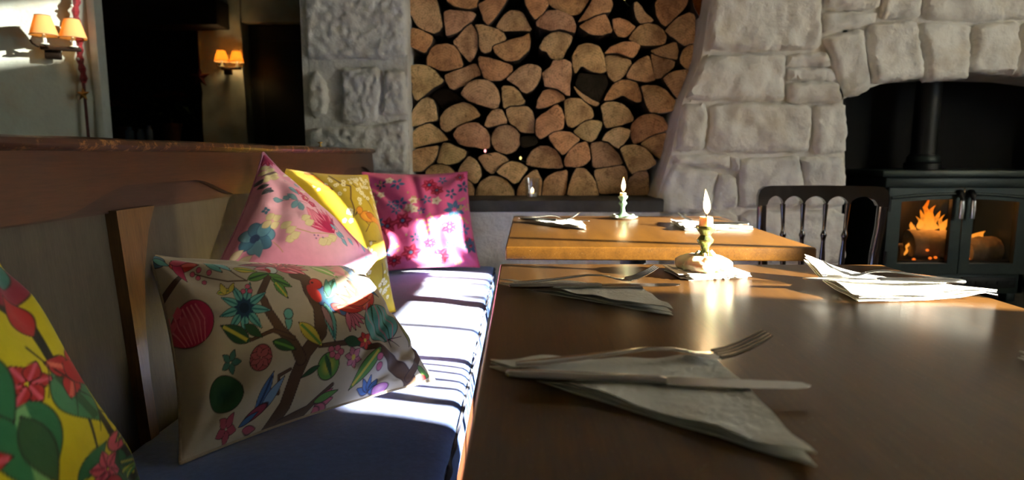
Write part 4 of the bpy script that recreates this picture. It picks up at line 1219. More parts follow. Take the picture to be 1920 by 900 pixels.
def paint_beige(s):
    s.line([(545, 790), (600, 690), (615, 600), (640, 520), (690, 450), (685, 360), (655, 290), (650, 230), (615, 215)], 46, 38, BRN, INK)
    s.line([(625, 540), (590, 490), (540, 440), (495, 370), (470, 300), (512, 225)], 40, 20, BRN, INK)
    s.line([(690, 495), (800, 478), (900, 480), (980, 520), (1060, 565)], 10, 36, BRN, INK)
    s.line([(590, 470), (510, 440), (430, 465), (330, 438)], 14, 5, BRN, INK)
    s.line([(600, 740), (700, 690), (770, 615)], 24, 8, BRN, INK)
    s.line([(50, 235), (110, 200), (165, 165)], 30, 14, BRN, INK)
    s.line([(560, 650), (545, 600), (590, 575)], 10, 6, BRN, INK)
    s.line([(1050, 560), (1075, 480), (1050, 400), (990, 350)], 22, 5, BRN, INK)
    s.line([(680, 90), (740, 130), (800, 160)], 9, 6, BRN)
    s.line([(820, 220), (845, 300)], 14, 10, BRN, INK)
    s.line([(425, 240), (350, 230), (280, 200), (215, 165)], 6, 4, BRN)
    s.line([(330, 160), (390, 215), (425, 240)], 5, 4, BRN)
    # teal star flower
    s.petals(400, 348, 104, 9, 15, TEAL, INK, lin(40, 110, 110), 10, lin(22, 40, 60), 30)
    s.petals(400, 348, 46, 9, 9, lin(30, 60, 84), None, None, 30, lin(22, 40, 60), 20)
    # big pink tulip
    s.ell(178, 366, 92, 82, 20, MAG, INK, 3, ROSE)
    for k in range(-3, 4):
        s.line([(140 + k * 18, 300), (165 + k * 22, 360), (190 + k * 14, 440)], 6, 3, lin(236, 130, 150))
    s.petals(120, 330, 50, 3, 16, ROSE, None, None, 150)
    # red bird flower at the upper corner
    s.leaf(120, 110, 240, 140, 26, RED, INK, lin(240, 120, 110)); s.leaf(140, 90, 178, 200, 18, MAG, INK); s.leaf(128, 100, 210, 110, 16, ROSE, INK)
    s.ell(75, 80, 34, 26, 20, lin(90, 130, 150), INK); s.leaf(60, 70, 120, 110, 12, TEAL, INK)
    # berries
    s.dots([(213, 168), (240, 160), (280, 180), (255, 214), (234, 188), (404, 282), (424, 264), (430, 284)], 9, lin(214, 96, 120), INK)
    # leaves
    s.leaf(296, 275, 368, 268, 14, YEL, INK, GRN); s.leaf(330, 285, 320, 232, 12, YEL, INK); s.leaf(350, 278, 372, 240, 9, YEL, INK)
    s.leaf(266, 122, 330, 190, 15, TEAL, INK); s.leaf(300, 128, 366, 190, 13, lin(130, 190, 190), INK)
    s.leaf(380, 182, 470, 200, 14, YEL, INK, GRN); s.leaf(428, 236, 520, 210, 18, GRN, INK, DGRN); s.leaf(515, 215, 570, 235, 13, GRN, INK)
    s.leaf(520, 235, 592, 275, 18, GRN, INK, DGRN); s.leaf(530, 250, 572, 322, 15, GRN, INK, YEL)
    # crimson peony
    for a in range(-30, 220, 28):
        s.leaf(555, 165, 555 + 92 * math.cos(math.radians(-a)), 165 + 82 * math.sin(math.radians(-a)), 20, MAG if (a // 28) % 2 else ROSE, INK, lin(240, 170, 180))
    s.fan(600, 160, -60, 40, 78, 5, 12, MAG, INK, lin(240, 150, 160))
    s.leaf(420, 140, 560, 130, 18, lin(140, 26, 60), INK, ROSE)
    s.ell(535, 185, 20, 24, 0, lin(220, 230, 225), INK); s.ell(520, 190, 10, 16, 0, RED)
    # parrot
    s.ell(712, 318, 34, 62, -35, BLU, INK, 3, lin(70, 120, 130)); s.ell(684, 256, 22, 24, 0, RED, INK); s.ell(672, 300, 20, 40, -25, RED, None)
    s.leaf(715, 320, 760, 225, 22, TEAL, INK, DGRN); s.leaf(722, 310, 728, 232, 12, lin(80, 140, 120), INK)
    s.leaf(705, 340, 745, 476, 18, TEAL, INK, lin(50, 110, 110)); s.leaf(695, 350, 735, 440, 10, lin(170, 130, 130), INK)
    s.ell(770, 362, 42, 18, 25, lin(180, 70, 70), INK); s.ell(775, 362, 16, 20, 20, BLU)
    s.fan(785, 368, 15, 80, 72, 5, 9, lin(206, 110, 130), INK)
    s.ell(672, 252, 5, 5, 0, INK)
    # orange-red flower
    s.fan(850, 345, 175, 300, 108, 5, 20, RED, INK, lin(226, 120, 96)); s.leaf(790, 330, 880, 300, 20, lin(214, 84, 62), INK)
    # teal seed pod
    s.ell(918, 384, 64, 70, 20, TEAL, INK, 3)
    for k in range(-2, 3):
        s.line([(895 + k * 14, 322), (915 + k * 24, 385), (950 + k * 8, 446)], 5, 3, DGRN if k % 2 else lin(206, 130, 150))
    s.line([(952, 440), (975, 430), (1000, 420)], 4, 2, INK); s.line([(952, 440), (985, 450), (998, 455)], 4, 2, INK); s.line([(950, 440), (962, 470)], 4, 2, INK)
    # lower leaves and flowers
    s.leaf(610, 415, 700, 495, 22, YEL, INK, GRN); s.ell(735, 560, 38, 44, 10, GRN, INK, 3, YEL); s.leaf(715, 520, 760, 600, 9, DGRN, None)
    s.leaf(915, 485, 845, 620, 20, GRN, INK, YEL); s.leaf(780, 470, 845, 480, 18, DGRN, INK)
    s.dots([(735, 505), (758, 500), (772, 512), (762, 528), (742, 522), (920, 515), (930, 540)], 10, lin(200, 100, 120), INK)
    s.petals(824, 524, 34, 6, 10, lin(190, 110, 124), INK, None, 0, YEL, 8); s.petals(856, 465, 30, 6, 9, RED, INK, None, 0, YEL, 6)
    s.ell(466, 535, 40, 48, 10, lin(176, 84, 90), INK, 3, lin(206, 130, 120)); s.petals(466, 535, 44, 7, 12, lin(186, 96, 100), INK)
    s.leaf(510, 480, 600, 510, 20, DGRN, INK, GRN); s.leaf(570, 440, 570, 365, 12, TEAL, INK); s.ell(570, 382, 16, 18, 0, TEAL, INK)
    s.leaf(420, 470, 300, 400, 28, DGRN, INK, YEL); s.leaf(400, 410, 470, 460, 16, DGRN, INK)
    s.ell(330, 650, 74, 66, 30, DGRN, INK, 3, lin(30, 60, 44)); s.petals(345, 535, 46, 5, 12, lin(64, 110, 100), INK)
    s.leaf(480, 720, 520, 590, 20, BLU, INK, lin(40, 60, 100)); s.leaf(500, 710, 570, 600, 16, LBL, INK); s.ell(480, 715, 50, 14, -35, lin(150, 60, 80), INK)
    s.leaf(420, 760, 490, 710, 9, BLU, INK)
    s.petals(360, 770, 50, 5, 15, lin(180, 80, 96), INK); s.leaf(440, 770, 500, 760, 10, lin(190, 90, 110), INK)
    s.fan(730, 680, -50, 20, 70, 4, 12, lin(206, 100, 124), INK); s.leaf(720, 670, 800, 628, 10, GRN, INK)
    s.fan(925, 615, 180, 330, 50, 5, 9, BLU, INK); s.ell(962, 600, 26, 13, -20, lin(196, 120, 170), INK, 2, lin(240, 180, 200))
    # upper right blooms
    s.petals(765, 113, 26, 5, 11, lin(220, 90, 130), INK, None, 0, CRM, 6)
    s.leaf(695, 148, 775, 212, 17, lin(150, 190, 110), GRN, CRM); s.fan(850, 140, 200, 340, 42, 4, 14, LBL, BLU, CRM); s.fan(850, 140, 20, 80, 34, 2, 10, LBL, BLU)
    s.fan(820, 170, 150, 230, 70, 4, 10, lin(236, 170, 180), None); s.leaf(820, 195, 925, 268, 14, lin(70, 100, 120), INK, BLU)
    s.leaf(760, 175, 830, 190, 8, lin(226, 150, 160)); s.dots([(735, 128), (750, 138)], 5, ROSE)
    s.line([(1085, 520), (1110, 540)], 22, 18, GRN, INK); s.ell(1100, 550, 12, 10, 0, lin(196, 60, 60))
    s.leaf(990, 355, 1040, 440, 9, lin(150, 140, 70), INK); s.leaf(700, 560, 640, 600, 8, DGRN, INK)

def paint_pink(s):
    PL = lin(244, 205, 222); TL_ = lin(116, 160, 178); CR = lin(226, 214, 170); BL = lin(70, 120, 156); C2 = lin(170, 30, 84)
    for (x, y, r) in ((820, 600, 160), (650, 520, 120), (1000, 500, 120), (760, 330, 100), (1000, 760, 150)):
        s.lay(np.exp(-(((s.X - x) / r) ** 2 + ((s.Y - y) / r) ** 2)) * 0.5, PL)
    s.fan(720, 120, 10, 150, 90, 6, 22, C2, None, lin(210, 70, 110)); s.ell(700, 120, 46, 30, 0, lin(150, 26, 80))
    for (x, y) in ((690, 215), (720, 240), (670, 260), (740, 275), (690, 300), (730, 310), (660, 330)):
        s.leaf(x - 34, y + 8, x + 34, y - 8, 17, CR, lin(206, 190, 140))
    s.leaf(640, 290, 790, 250, 9, lin(120, 100, 100))
    for (x0, y0, x1, y1) in ((610, 440, 680, 400), (600, 380, 670, 375), (630, 420, 690, 430), (600, 345, 650, 315)):
        s.leaf(x0, y0, x1, y1, 18, lin(90, 96, 110), None, lin(60, 66, 80))
    for (a, b, c, d) in ((670, 490, 735, 500), (765, 460, 805, 520), (790, 405, 825, 470), (770, 560, 805, 515), (820, 580, 812, 525), (745, 470, 760, 505)):
        s.leaf(a, b, c, d, 15, TL_, BL)
    s.line([(735, 502), (800, 515), (860, 530)], 4, 3, lin(170, 110, 120))
    for (x, y, r) in ((848, 435, 34), (880, 465, 30), (862, 490, 28), (900, 520, 30)):
        s.petals(x, y, r, 5, r * .42, C2, None, ROSE, x)
    s.ell(878, 478, 9, 9, 0, CR)
    s.fan(975, 690, 190, 275, 150, 7, 15, lin(206, 60, 110), C2, lin(236, 150, 180)); s.fan(950, 690, 230, 300, 130, 4, 11, C2)
    s.fan(850, 560, 40, 80, 110, 4, 9, lin(232, 140, 170), lin(190, 90, 120))
    for k in range(7):
        a = k * 0.9
        s.ell(572 + 52 * math.cos(a), 700 + 44 * math.sin(a), 40, 32, k * 51, BL if k % 2 else lin(96, 150, 180), lin(50, 84, 130))
    s.ell(560, 705, 24, 22, 0, lin(40, 66, 110)); s.leaf(570, 720, 580, 810, 24, lin(90, 140, 170)); s.petals(618, 560, 26, 4, 9, BL)
    for (x, y) in ((640, 600), (680, 610), (665, 650), (720, 660), (740, 690), (735, 735), (760, 720), (620, 640), (830, 625), (845, 650), (960, 720), (930, 740), (905, 745)):
        s.leaf(x - 26, y + 14, x + 26, y - 10, 18, CR, lin(200, 184, 130))
    for (x, y) in ((480, 760), (520, 800), (460, 810), (500, 850), (560, 860)):
        s.leaf(x - 30, y + 16, x + 30, y - 12, 20, lin(214, 200, 180), lin(170, 150, 130))
    s.line([(650, 740), (690, 800)], 5, 4, lin(190, 150, 110)); s.line([(770, 690), (850, 710), (980, 700)], 5, 4, lin(190, 160, 110))
    s.leaf(1060, 540, 1150, 640, 26, lin(196, 60, 110), None, ROSE); s.leaf(1090, 600, 1140, 720, 16, C2)
    for (x, y) in ((985, 655), (1005, 700), (1020, 690), (1075, 712), (1030, 730), (880, 350), (800, 420), (1180, 700)):
        s.leaf(x - 14, y - 14, x + 14, y + 14, 9, lin(130, 176, 200), BL)
    s.line([(985, 600), (1010, 660), (1040, 730)], 4, 3, BL); s.line([(840, 260), (880, 330), (890, 360)], 5, 3, lin(200, 190, 150))
    s.dots([(800, 325), (808, 332), (795, 335), (860, 720), (868, 735), (880, 720), (905, 728)], 4, lin(120, 80, 140))
    for (x, y) in ((840, 260), (880, 290), (900, 400), (960, 420), (1000, 480), (930, 330)):
        s.leaf(x - 26, y + 12, x + 26, y - 12, 13, lin(240, 224, 216))
    s.leaf(1180, 760, 1240, 720, 12, TL_); s.leaf(1120, 790, 1180, 830, 16, CR)

def paint_yellow(s):
    WH = lin(240, 232, 190); BR = lin(98, 70, 34); OR = lin(226, 146, 30)
    s.line([(950, 190), (990, 250), (1030, 270), (1010, 340), (1020, 400), (1005, 450)], 9, 7, BR)
    s.line([(1040, 250), (1100, 330), (1140, 430)], 5, 4, BR); s.line([(1190, 240), (1230, 330), (1250, 420), (1280, 480)], 4, 4, BR)
    s.line([(1370, 470), (1330, 440), (1295, 445), (1275, 490), (1285, 570)], 26, 28, lin(120, 86, 46), lin(80, 56, 30))
    s.line([(1080, 230), (1150, 260), (1200, 300)], 4, 3, BR); s.line([(1080, 520), (1110, 480)], 5, 4, BR); s.line([(1100, 570), (1150, 580)], 5, 4, BR)
    s.line([(1300, 600), (1330, 660), (1310, 760), (1350, 860)], 6, 4, BR)
    s.line([(1390, 700), (1400, 800), (1380, 900), (1420, 960)], 6, 4, BR); s.line([(1200, 700), (1240, 820), (1220, 930)], 5, 4, BR)
    rg = random.Random(5)
    for (x, y, n, sp) in ((970, 250, 8, 40), (1050, 240, 9, 40), (1080, 320, 12, 50), (1130, 270, 8, 40), (1230, 390, 12, 60), (1200, 320, 6, 40), (980, 420, 6, 30), (1330, 500, 12, 50), (1340, 600, 10, 40), (1150, 220, 6, 40), (1300, 700, 10, 60), (1390, 760, 12, 60), (1420, 880, 14, 60), (1230, 800, 12, 70), (1250, 900, 10, 60), (900, 230, 5, 40), (1270, 300, 6, 40), (1120, 640, 8, 60), (1060, 760, 12, 90), (1400, 620, 8, 40), (930, 600, 12, 90)):
        for k in range(n):
            s.blossom(x + rg.gauss(0, sp * .6), y + rg.gauss(0, sp * .6), rg.uniform(8, 13), WH, lin(190, 150, 50))
    s.ell(1095, 448, 48, 24, 25, OR, lin(140, 80, 20), 3, lin(240, 180, 60)); s.ell(1048, 408, 17, 18, 0, OR, lin(140, 80, 20)); s.leaf(1036, 410, 1018, 432, 5, BR)
    s.leaf(1085, 430, 1150, 470, 14, lin(206, 116, 20), lin(140, 80, 20))
    s.line([(1130, 465), (1190, 490), (1225, 560), (1290, 635)], 22, 36, OR, lin(180, 110, 24)); s.line([(1080, 470), (1100, 490), (1085, 515)], 4, 3, BR)
    s.ell(860, 210, 28, 52, -35, OR, lin(150, 90, 20), 3); s.ell(905, 262, 22, 14, 30, OR, lin(150, 90, 20)); s.leaf(918, 262, 935, 280, 5, BR)
    s.leaf(1205, 205, 1240, 275, 12, lin(190, 110, 30), BR); s.ell(850, 165, 24, 16, 0, lin(150, 96, 30))

def paint_rose(s):
    D = lin(150, 26, 60); LB = lin(70, 104, 140); CR = lin(232, 216, 190); OL = lin(190, 160, 110)
    def spray(x, y, sc=1.0, c=LB, n=5, a0=0):
        for k in range(n):
            a = a0 + k * 2 * math.pi / n
            s.leaf(x + 6 * sc * math.cos(a), y + 6 * sc * math.sin(a), x + 36 * sc * math.cos(a), y + 36 * sc * math.sin(a), 8 * sc, c)
    def rose(x, y, r, c=D):
        s.petals(x, y, r, 6, r * .34, c, None, lin(196, 60, 90), x); s.ell(x, y, r * .35, r * .35, 0, lin(110, 16, 46)); s.ell(x, y, r * .16, r * .16, 0, LB)
    for (x, y, r) in ((830, 155, 40), (865, 190, 34), (715, 350, 48), (640, 370, 50), (930, 390, 40), (765, 520, 50), (900, 540, 50), (550, 460, 46), (970, 120, 26), (690, 560, 40), (1030, 470, 36), (850, 470, 34)):
        rose(x, y, r)
    for (x, y, sc) in ((680, 135, 1.1), (580, 355, 1.3), (950, 300, 1.5), (700, 250, 1.0), (655, 250, .8), (930, 215, .9), (890, 130, .7), (680, 290, .8), (990, 175, 1.0), (820, 240, .8), (1035, 480, 1.2), (880, 560, 1.0), (640, 520, 1.0), (520, 200, .9), (1000, 400, .9), (600, 130, .8), (800, 300, .6), (550, 260, .8), (780, 440, .8), (940, 480, .8)):
        spray(x, y, sc, LB if (int(x) % 3) else lin(60, 84, 110), 5 if sc < 1.2 else 7, x)
    for (x, y) in ((545, 205), (520, 180), (600, 190), (865, 250), (760, 240), (765, 290), (740, 280), (885, 550), (640, 110), (560, 230), (900, 350), (960, 440)):
        s.petals(x, y, 24, 5, 9, CR, None, None, x, OL, 5)
    rg = random.Random(3)
    for (x, y) in ((840, 370), (870, 400), (990, 260), (1010, 290), (830, 400), (760, 230), (690, 470), (800, 350), (1000, 330), (980, 560), (560, 150)):
        for k in range(9):
            s.ell(x + rg.gauss(0, 22), y + rg.gauss(0, 22), 7, 5, rg.uniform(0, 180), OL)

def paint_near(s):
    X0, Y0 = s.X, s.Y
    for (dx, dy) in ((-330, 60), (0, 0)):
        s.X, s.Y = X0 - dx, Y0 - dy
        near_motif(s)
    s.X, s.Y = X0, Y0

def near_motif(s):
    RD = lin(176, 40, 40); PK = lin(214, 90, 110); GD = lin(44, 110, 70); BK = lin(36, 34, 20)
    s.line([(0, 440), (40, 480), (60, 560), (120, 640), (160, 720), (230, 800), (300, 880)], 18, 12, BK)
    s.line([(170, 600), (165, 690), (240, 760), (280, 860)], 8, 6, BK); s.line([(60, 560), (110, 680), (130, 760)], 8, 5, BK)
    s.leaf(55, 570, 135, 690, 40, lin(70, 130, 90), BK, DGRN); s.leaf(-10, 600, 40, 790, 44, GD, BK, lin(120, 170, 110)); s.leaf(0, 640, 55, 780, 20, DGRN, BK)
    s.leaf(180, 760, 215, 880, 24, GD, BK, DGRN); s.leaf(90, 800, 150, 740, 20, GD, BK); s.leaf(230, 880, 290, 820, 22, DGRN, BK)
    s.leaf(60, 840, 170, 900, 24, GD, BK); s.leaf(165, 640, 190, 700, 14, lin(120, 150, 40), BK)
    s.petals(100, 575, 60, 4, 20, RD, BK, lin(220, 110, 90), 20); s.leaf(80, 560, 140, 605, 22, RD, BK)
    s.petals(10, 585, 42, 6, 14, RD, BK, PK); s.ell(15, 400, 44, 40, 0, lin(140, 40, 60), BK); s.leaf(0, 400, 40, 360, 22, lin(60, 120, 110), BK)
    s.petals(150, 800, 44, 6, 14, PK, BK, lin(150, 30, 60), 15); s.ell(160, 840, 24, 20, 0, RD, BK, 3, PK); s.ell(180, 745, 24, 20, 0, PK, BK)
    s.petals(260, 850, 50, 7, 10, BK); s.petals(100, 860, 46, 5, 18, PK, BK, RD); s.leaf(40, 500, 10, 420, 20, RD, BK)
    s.leaf(280, 760, 330, 860, 18, GD, BK); s.petals(0, 860, 60, 5, 22, PK, BK, RD); s.leaf(-60, 500, -10, 640, 26, GD, BK)
    for (x, y, sc, a0) in ((190, 560, 40, 80), (205, 720, 40, 60), (240, 800, 44, 110), (60, 800, 46, 60)):
        for q in range(3):
            an = math.radians(a0 + q * 38)
            s.leaf(x, y, x + sc * math.cos(an), y + sc * math.sin(an), 9, (lin(70, 140, 80), lin(120, 160, 50), lin(40, 96, 70))[q], BK, YEL)
    for k in range(6):
        s.line([(20 + k * 40, 520 + k * 50), (50 + k * 44, 560 + k * 40), (40 + k * 48, 620 + k * 46)], 4, 2, BK)
    s.petals(-80, 700, 70, 6, 24, RD, BK, PK); s.leaf(-120, 560, -60, 500, 22, GD, BK)

pillow('throw_pillow', 'rose-pink floral throw pillow standing in the far corner below the logs',
       [(-0.585, 2.37, 0.875), (-0.205, 2.46, 0.875), (-0.155, 2.40, 0.515), (-0.53, 2.29, 0.515)], 0.085, 0.06, 250,
       [(500, 45), (1000, 90), (1075, 585), (600, 615)], lin(214, 92, 142), paint_rose, 'rose_piping', 3, 3.0, 1.3,
       creases=((-0.9, -0.75, -0.35, -0.2, .02, .10), (-0.1, -0.95, 0.0, 0.3, .012, .10), (-0.95, -0.4, -0.5, 0.4, .012, .12), (0.2, -0.6, 0.25, 0.9, .008, .12)))
pillow('throw_pillow', 'mustard yellow blossom-and-bird throw pillow between the two pink pillows',
       [(-0.605, 1.62, 0.905), (-0.445, 1.86, 0.88), (-0.345, 1.72, 0.512), (-0.53, 1.47, 0.512)], 0.085, 0.06, 250,
       [(735, 130), (1200, 215), (1390, 985), (870, 900)], lin(196, 168, 40), paint_yellow, 'yellow_piping', 5, 3.0, 0.8, pull=0.06)
pillow('throw_pillow', 'pale pink floral throw pillow standing on its corner against the bench back',
       [(-0.565, 1.41, 0.945), (-0.335, 1.475, 0.70), (-0.42, 1.25, 0.52), (-0.585, 1.17, 0.70)], 0.085, 0.045, 250,
       [(715, 70), (1290, 700), (920, 1160), (380, 850)], lin(226, 150, 190), paint_pink, 'pink_piping', 9, 3.5, 0.7, pull=0.12,
       creases=((-0.75, -0.95, -0.5, 0.2, .012, .10), (-0.7, -0.2, -0.4, -0.3, .01, .08)))
pillow('throw_pillow', 'beige throw pillow printed with a flowering tree and parrot, lying in front',
       [(-0.615, 1.04, 0.775), (-0.322, 1.285, 0.705), (-0.165, 1.18, 0.512), (-0.475, 0.84, 0.512)], 0.105, 0.05, 360,
       [(50, 50), (935, 75), (1140, 550), (170, 880)], lin(194, 178, 154), paint_beige, 'beige_piping', 21, 2.2, 1.1, pull=0.11,
       creases=((0.9, -0.1, 0.2, 0.7, .008, .05), (0.95, 0.5, 0.3, 0.95, .008, .05), (0.6, 0.9, 0.45, 0.1, .006, .05)))
pillow('throw_pillow', 'bright yellow throw pillow printed with large green leaves and red flowers',
       [(-0.580, 0.33, 0.85), (-0.600, 0.710, 0.83), (-0.435, 0.710, 0.515), (-0.40, 0.34, 0.515)], 0.075, 0.05, 250,
       [(-330, 330), (40, 330), (340, 960), (-100, 1300)], lin(206, 190, 24), paint_near, 'yellow_piping', 13, 3.0, 1.0)

# ------------------------------------------------------------------ tables
def table(x0, x1, y0, y1, ztop, rz, label):
    cx, cy = (x0 + x1) / 2, (y0 + y1) / 2
    r = empty('dining_table', (cx, cy, 0), rz)
    w, d = (x1 - x0) / 2, (y1 - y0) / 2
    top = MB().rbox(-w, w, -d, d, ztop - 0.03, ztop, 0.0035, 3).build('tabletop', 'table_wood', r, smooth=40)
    MB().lathe([(0.035, 0.03), (0.035, ztop - 0.05)], seg=20).build('pedestal_column', 'iron_dark', r, smooth=40)
    MB().rbox(-0.12, 0.12, -0.12, 0.12, ztop - 0.05, ztop - 0.0305, 0.004).build('mounting_plate', 'iron_dark', r, smooth=40)
    b = MB()
    b.rbox(-0.26, 0.26, -0.03, 0.03, 0.0, 0.035, 0.008).rbox(-0.03, 0.03, -0.26, 0.26, 0.0, 0.034, 0.008)
    b.build('pedestal_base', 'iron_dark', r, smooth=40)
    tag(r, label, 'table')
    return r
ZT = 0.74
table(-0.037, 0.664, -0.10, 1.168, ZT, 0, 'long brown wooden dining table with the candle on a stack of papers')
table(-0.028, 0.648, 1.385, 2.10, ZT, math.radians(-0.8), 'square brown wooden table in front of the log niche')

# ------------------------------------------------------------------ napkins and cutlery
def napkin(a, b, c, z, label, seed, lift=0.004, curl=None):
    """a = sharp tip, b = right-angled corner, c = other sharp tip; folded paper in layers"""
    A, B, C = Vector((*a, 0)), Vector((*b, 0)), Vector((*c, 0))
    cen = (A + B + C) / 3
    r = empty('paper_napkin', (cen.x, cen.y, z))
    n = 22
    def layer(zb, sh, amp, nm, seed2):
        a_, b_, c_ = [p + (cen - p) * sh * random.Random(seed2 + i).uniform(0.3, 1.0) for i, p in enumerate((A, B, C))]
        m = MB(); vs = []; ix = {}
        for side in (0, 1):
            for i in range(n + 1):
                for j in range(n + 1 - i):
                    u, v = i / n, j / n
                    p = a_ + (b_ - a_) * u + (c_ - a_) * v
                    e = min(u, v, 1 - u - v)
                    hyp = min(1, e * 9)
                    wv = noise.noise(Vector((p.x * 22 + seed2, p.y * 22, 0)))
                    zz = zb + amp * (0.5 + wv) * (1 - 0.6 * hyp) + 0.0012 * hyp
                    if curl:
                        for (q, hgt, rad) in curl:
                            dd = (Vector((p.x, p.y)) - Vector(q)).length
                            zz += hgt * max(0, 1 - dd / rad) ** 2
                    ix[(side, i, j)] = len(vs)
                    vs.append((p.x - cen.x, p.y - cen.y, max(0.0004, zz) + (0.0011 if side else 0)))
        fs = []
        for side in (0, 1):
            for i in range(n):
                for j in range(n - i):
                    f = (ix[(side, i, j)], ix[(side, i + 1, j)], ix[(side, i, j + 1)])
                    fs.append(f if side else f[::-1])
                    if i + j < n - 1:
                        f = (ix[(side, i + 1, j)], ix[(side, i + 1, j + 1)], ix[(side, i, j + 1)])
                        fs.append(f if side else f[::-1])
        edge = [(i, 0) for i in range(n)] + [(n - k, k) for k in range(n)] + [(0, n - k) for k in range(n)]
        for k in range(len(edge)):
            p, q = edge[k], edge[(k + 1) % len(edge)]
            fs.append((ix[(0, *p)], ix[(0, *q)], ix[(1, *q)], ix[(1, *p)]))
        m.add(vs, fs)
        m.build(nm, 'paper_napkin', r, smooth=60)
    layer(0.0004, 0.0, 0.002, 'bottom_layer', seed)
    layer(0.0030, 0.02, lift * 0.7, 'middle_layer', seed + 5)
    layer(0.0060, 0.010, lift, 'top_layer', seed + 9)
    tag(r, label, 'napkin', 'folded white paper napkins')
    return r

def fork(p_handle, p_tip, z, label, L=None, roll=0.0):
    h, t = Vector((*p_handle, z)), Vector((*p_tip, z))
    L = (t - h).length
    r = empty('dinner_fork', h)
    r.rotation_euler = (0, 0, math.atan2(t.y - h.y, t.x - h.x))
    k = L / 0.205
    prof = [(0.000, .0035, .0030), (0.004, .0075, .0035), (0.02, .0098, .0045), (0.05, .0080, .0070), (0.08, .0055, .0100), (0.105, .0036, .0125), (0.125, .0032, .0115), (0.138, .0040, .0085), (0.146, .0085, .0060), (0.156, .0118, .0045), (0.166, .0124, .0050)]
    def strip(pr, th):
        vs = []; fs = []
        for (x, w, zz) in pr:
            vs += [(x * k, -w, zz), (x * k, -w * 0.5, zz + th), (x * k, w * 0.5, zz + th), (x * k, w, zz), (x * k, w * .5, zz - th * .5), (x * k, -w * .5, zz - th * .5)]
        for i in range(len(pr) - 1):
            for j in range(6):
                j2 = (j + 1) % 6
                fs.append((i * 6 + j, i * 6 + j2, (i + 1) * 6 + j2, (i + 1) * 6 + j))
        fs.append(tuple(range(6))); fs.append(tuple((len(pr) - 1) * 6 + j for j in range(6)))
        return vs, fs
    MB().add(*strip(prof[:8], 0.0018)).build('handle', 'steel', r, smooth=50)
    MB().add(*strip(prof[7:], 0.0012)).build('head', 'steel', r, smooth=50)
    for q in range(4):
        yc = -0.0095 + q * 0.00633
        pts = [(0.162 * k, yc, 0.0050), (0.174 * k, yc * 1.02, 0.0075), (0.186 * k, yc * 1.02, 0.0125), (0.197 * k, yc, 0.0185), (0.205 * k, yc * .97, 0.0240)]
        MB().tube(pts, [0.0022, 0.0019, 0.0017, 0.0015, 0.0009], 6).build('tine', 'steel', r, smooth=60)
    tag(r, label, 'fork', 'steel dinner forks')
    return r

def knife(p_handle, p_tip, z, label):
    h, t = Vector((*p_handle, z)), Vector((*p_tip, z))
    L = (t - h).length
    r = empty('table_knife', h)
    r.rotation_euler = (0, 0, math.atan2(t.y - h.y, t.x - h.x))
    k = L / 0.23
    m = MB(); vs = []; fs = []
    hp = [(0, .0035, .0025), (0.003, .0068, .0036), (0.02, .0086, .0044), (0.06, .0078, .0042), (0.10, .0060, .0036), (0.112, .0056, .0036), (0.118, .0066, .0040), (0.124, .0050, .0028)]
    for (x, w, t_) in hp:
        for a in range(10):
            an = 2 * PI * a / 10
            vs.append((x * k, w * math.cos(an), 0.0046 + t_ * math.sin(an)))
    for i in range(len(hp) - 1):
        for a in range(10):
            a2 = (a + 1) % 10
            fs.append((i * 10 + a, i * 10 + a2, (i + 1) * 10 + a2, (i + 1) * 10 + a))
    fs.append(tuple(range(10))); fs.append(tuple((len(hp) - 1) * 10 + a for a in range(10)))
    m.add(vs, fs).build('handle', 'steel', r, smooth=50)
    bl = [(0.120, .0052, -.0040), (0.128, .0075, -.0080), (0.15, .0085, -.0088), (0.19, .0088, -.0086), (0.215, .0088, -.0066), (0.225, .0078, -.0030), (0.2295, .0040, .0020), (0.230, .0030, .0026)]
    vs = []; fs = []
    for (x, a, b) in bl:
        vs += [(x * k, b, 0.0042), (x * k, a, 0.0034), (x * k, a, 0.0056), (x * k, b, 0.0046)]
    for i in range(len(bl) - 1):
        for j in range(4):
            j2 = (j + 1) % 4
            fs.append((i * 4 + j, i * 4 + j2, (i + 1) * 4 + j2, (i + 1) * 4 + j))
    fs.append((0, 1, 2, 3)); fs.append(tuple((len(bl) - 1) * 4 + j for j in range(4)))
    MB().add(vs, fs).build('blade', 'steel', r, smooth=30)
    tag(r, label, 'knife', 'steel table knives')
    return r

napkin((-0.029, .584), (.186, .586), (.189, .388), ZT, 'white paper napkin folded to a triangle nearest the beige pillow', 3, 0.006)
knife((-0.012, .531), (.237, .502), ZT + 0.0085, 'steel knife across the napkin nearest the beige pillow')
fork((-0.004, .552), (.231, .585), ZT + 0.0110, 'steel fork with upturned tines on the napkin nearest the beige pillow')
napkin((-0.037 + .004, .968), (.176, .928), (.19, .777), ZT, 'white paper napkin folded to a triangle left of the tall candle', 17, 0.006)
knife((-0.016, .905), (.232, .912), ZT + 0.0085, 'steel knife on the napkin left of the tall candle')
fork((-0.010, .915), (.203, .945), ZT + 0.0110, 'steel fork on the napkin left of the tall candle')
napkin((.479, 1.075), (.461, .860), (.660, .876), ZT, 'white paper napkin with a raised sunlit corner on the window side', 29, 0.006, curl=[((.479, 1.075), .022, .16), ((.64, .876), .010, .10)])
knife((.648, .925), (.423, .950), ZT + 0.0120, 'steel knife on the sunlit napkin with the raised corner')
fork((.648, .942), (.470, .985), ZT + 0.0120, 'steel fork on the sunlit napkin with the raised corner')
napkin((.489, .615), (.480, .405), (.655, .42), ZT, 'white paper napkin whose tip alone shows at the window side of the long table', 41, 0.005)
napkin((-0.010, 1.925), (.178, 1.875), (.176, 1.70), ZT, 'white paper napkin on the square table toward the bench', 53, 0.006)
knife((-0.002, 1.885), (.196, 1.815), ZT + 0.0085, 'steel knife on the square table toward the bench')
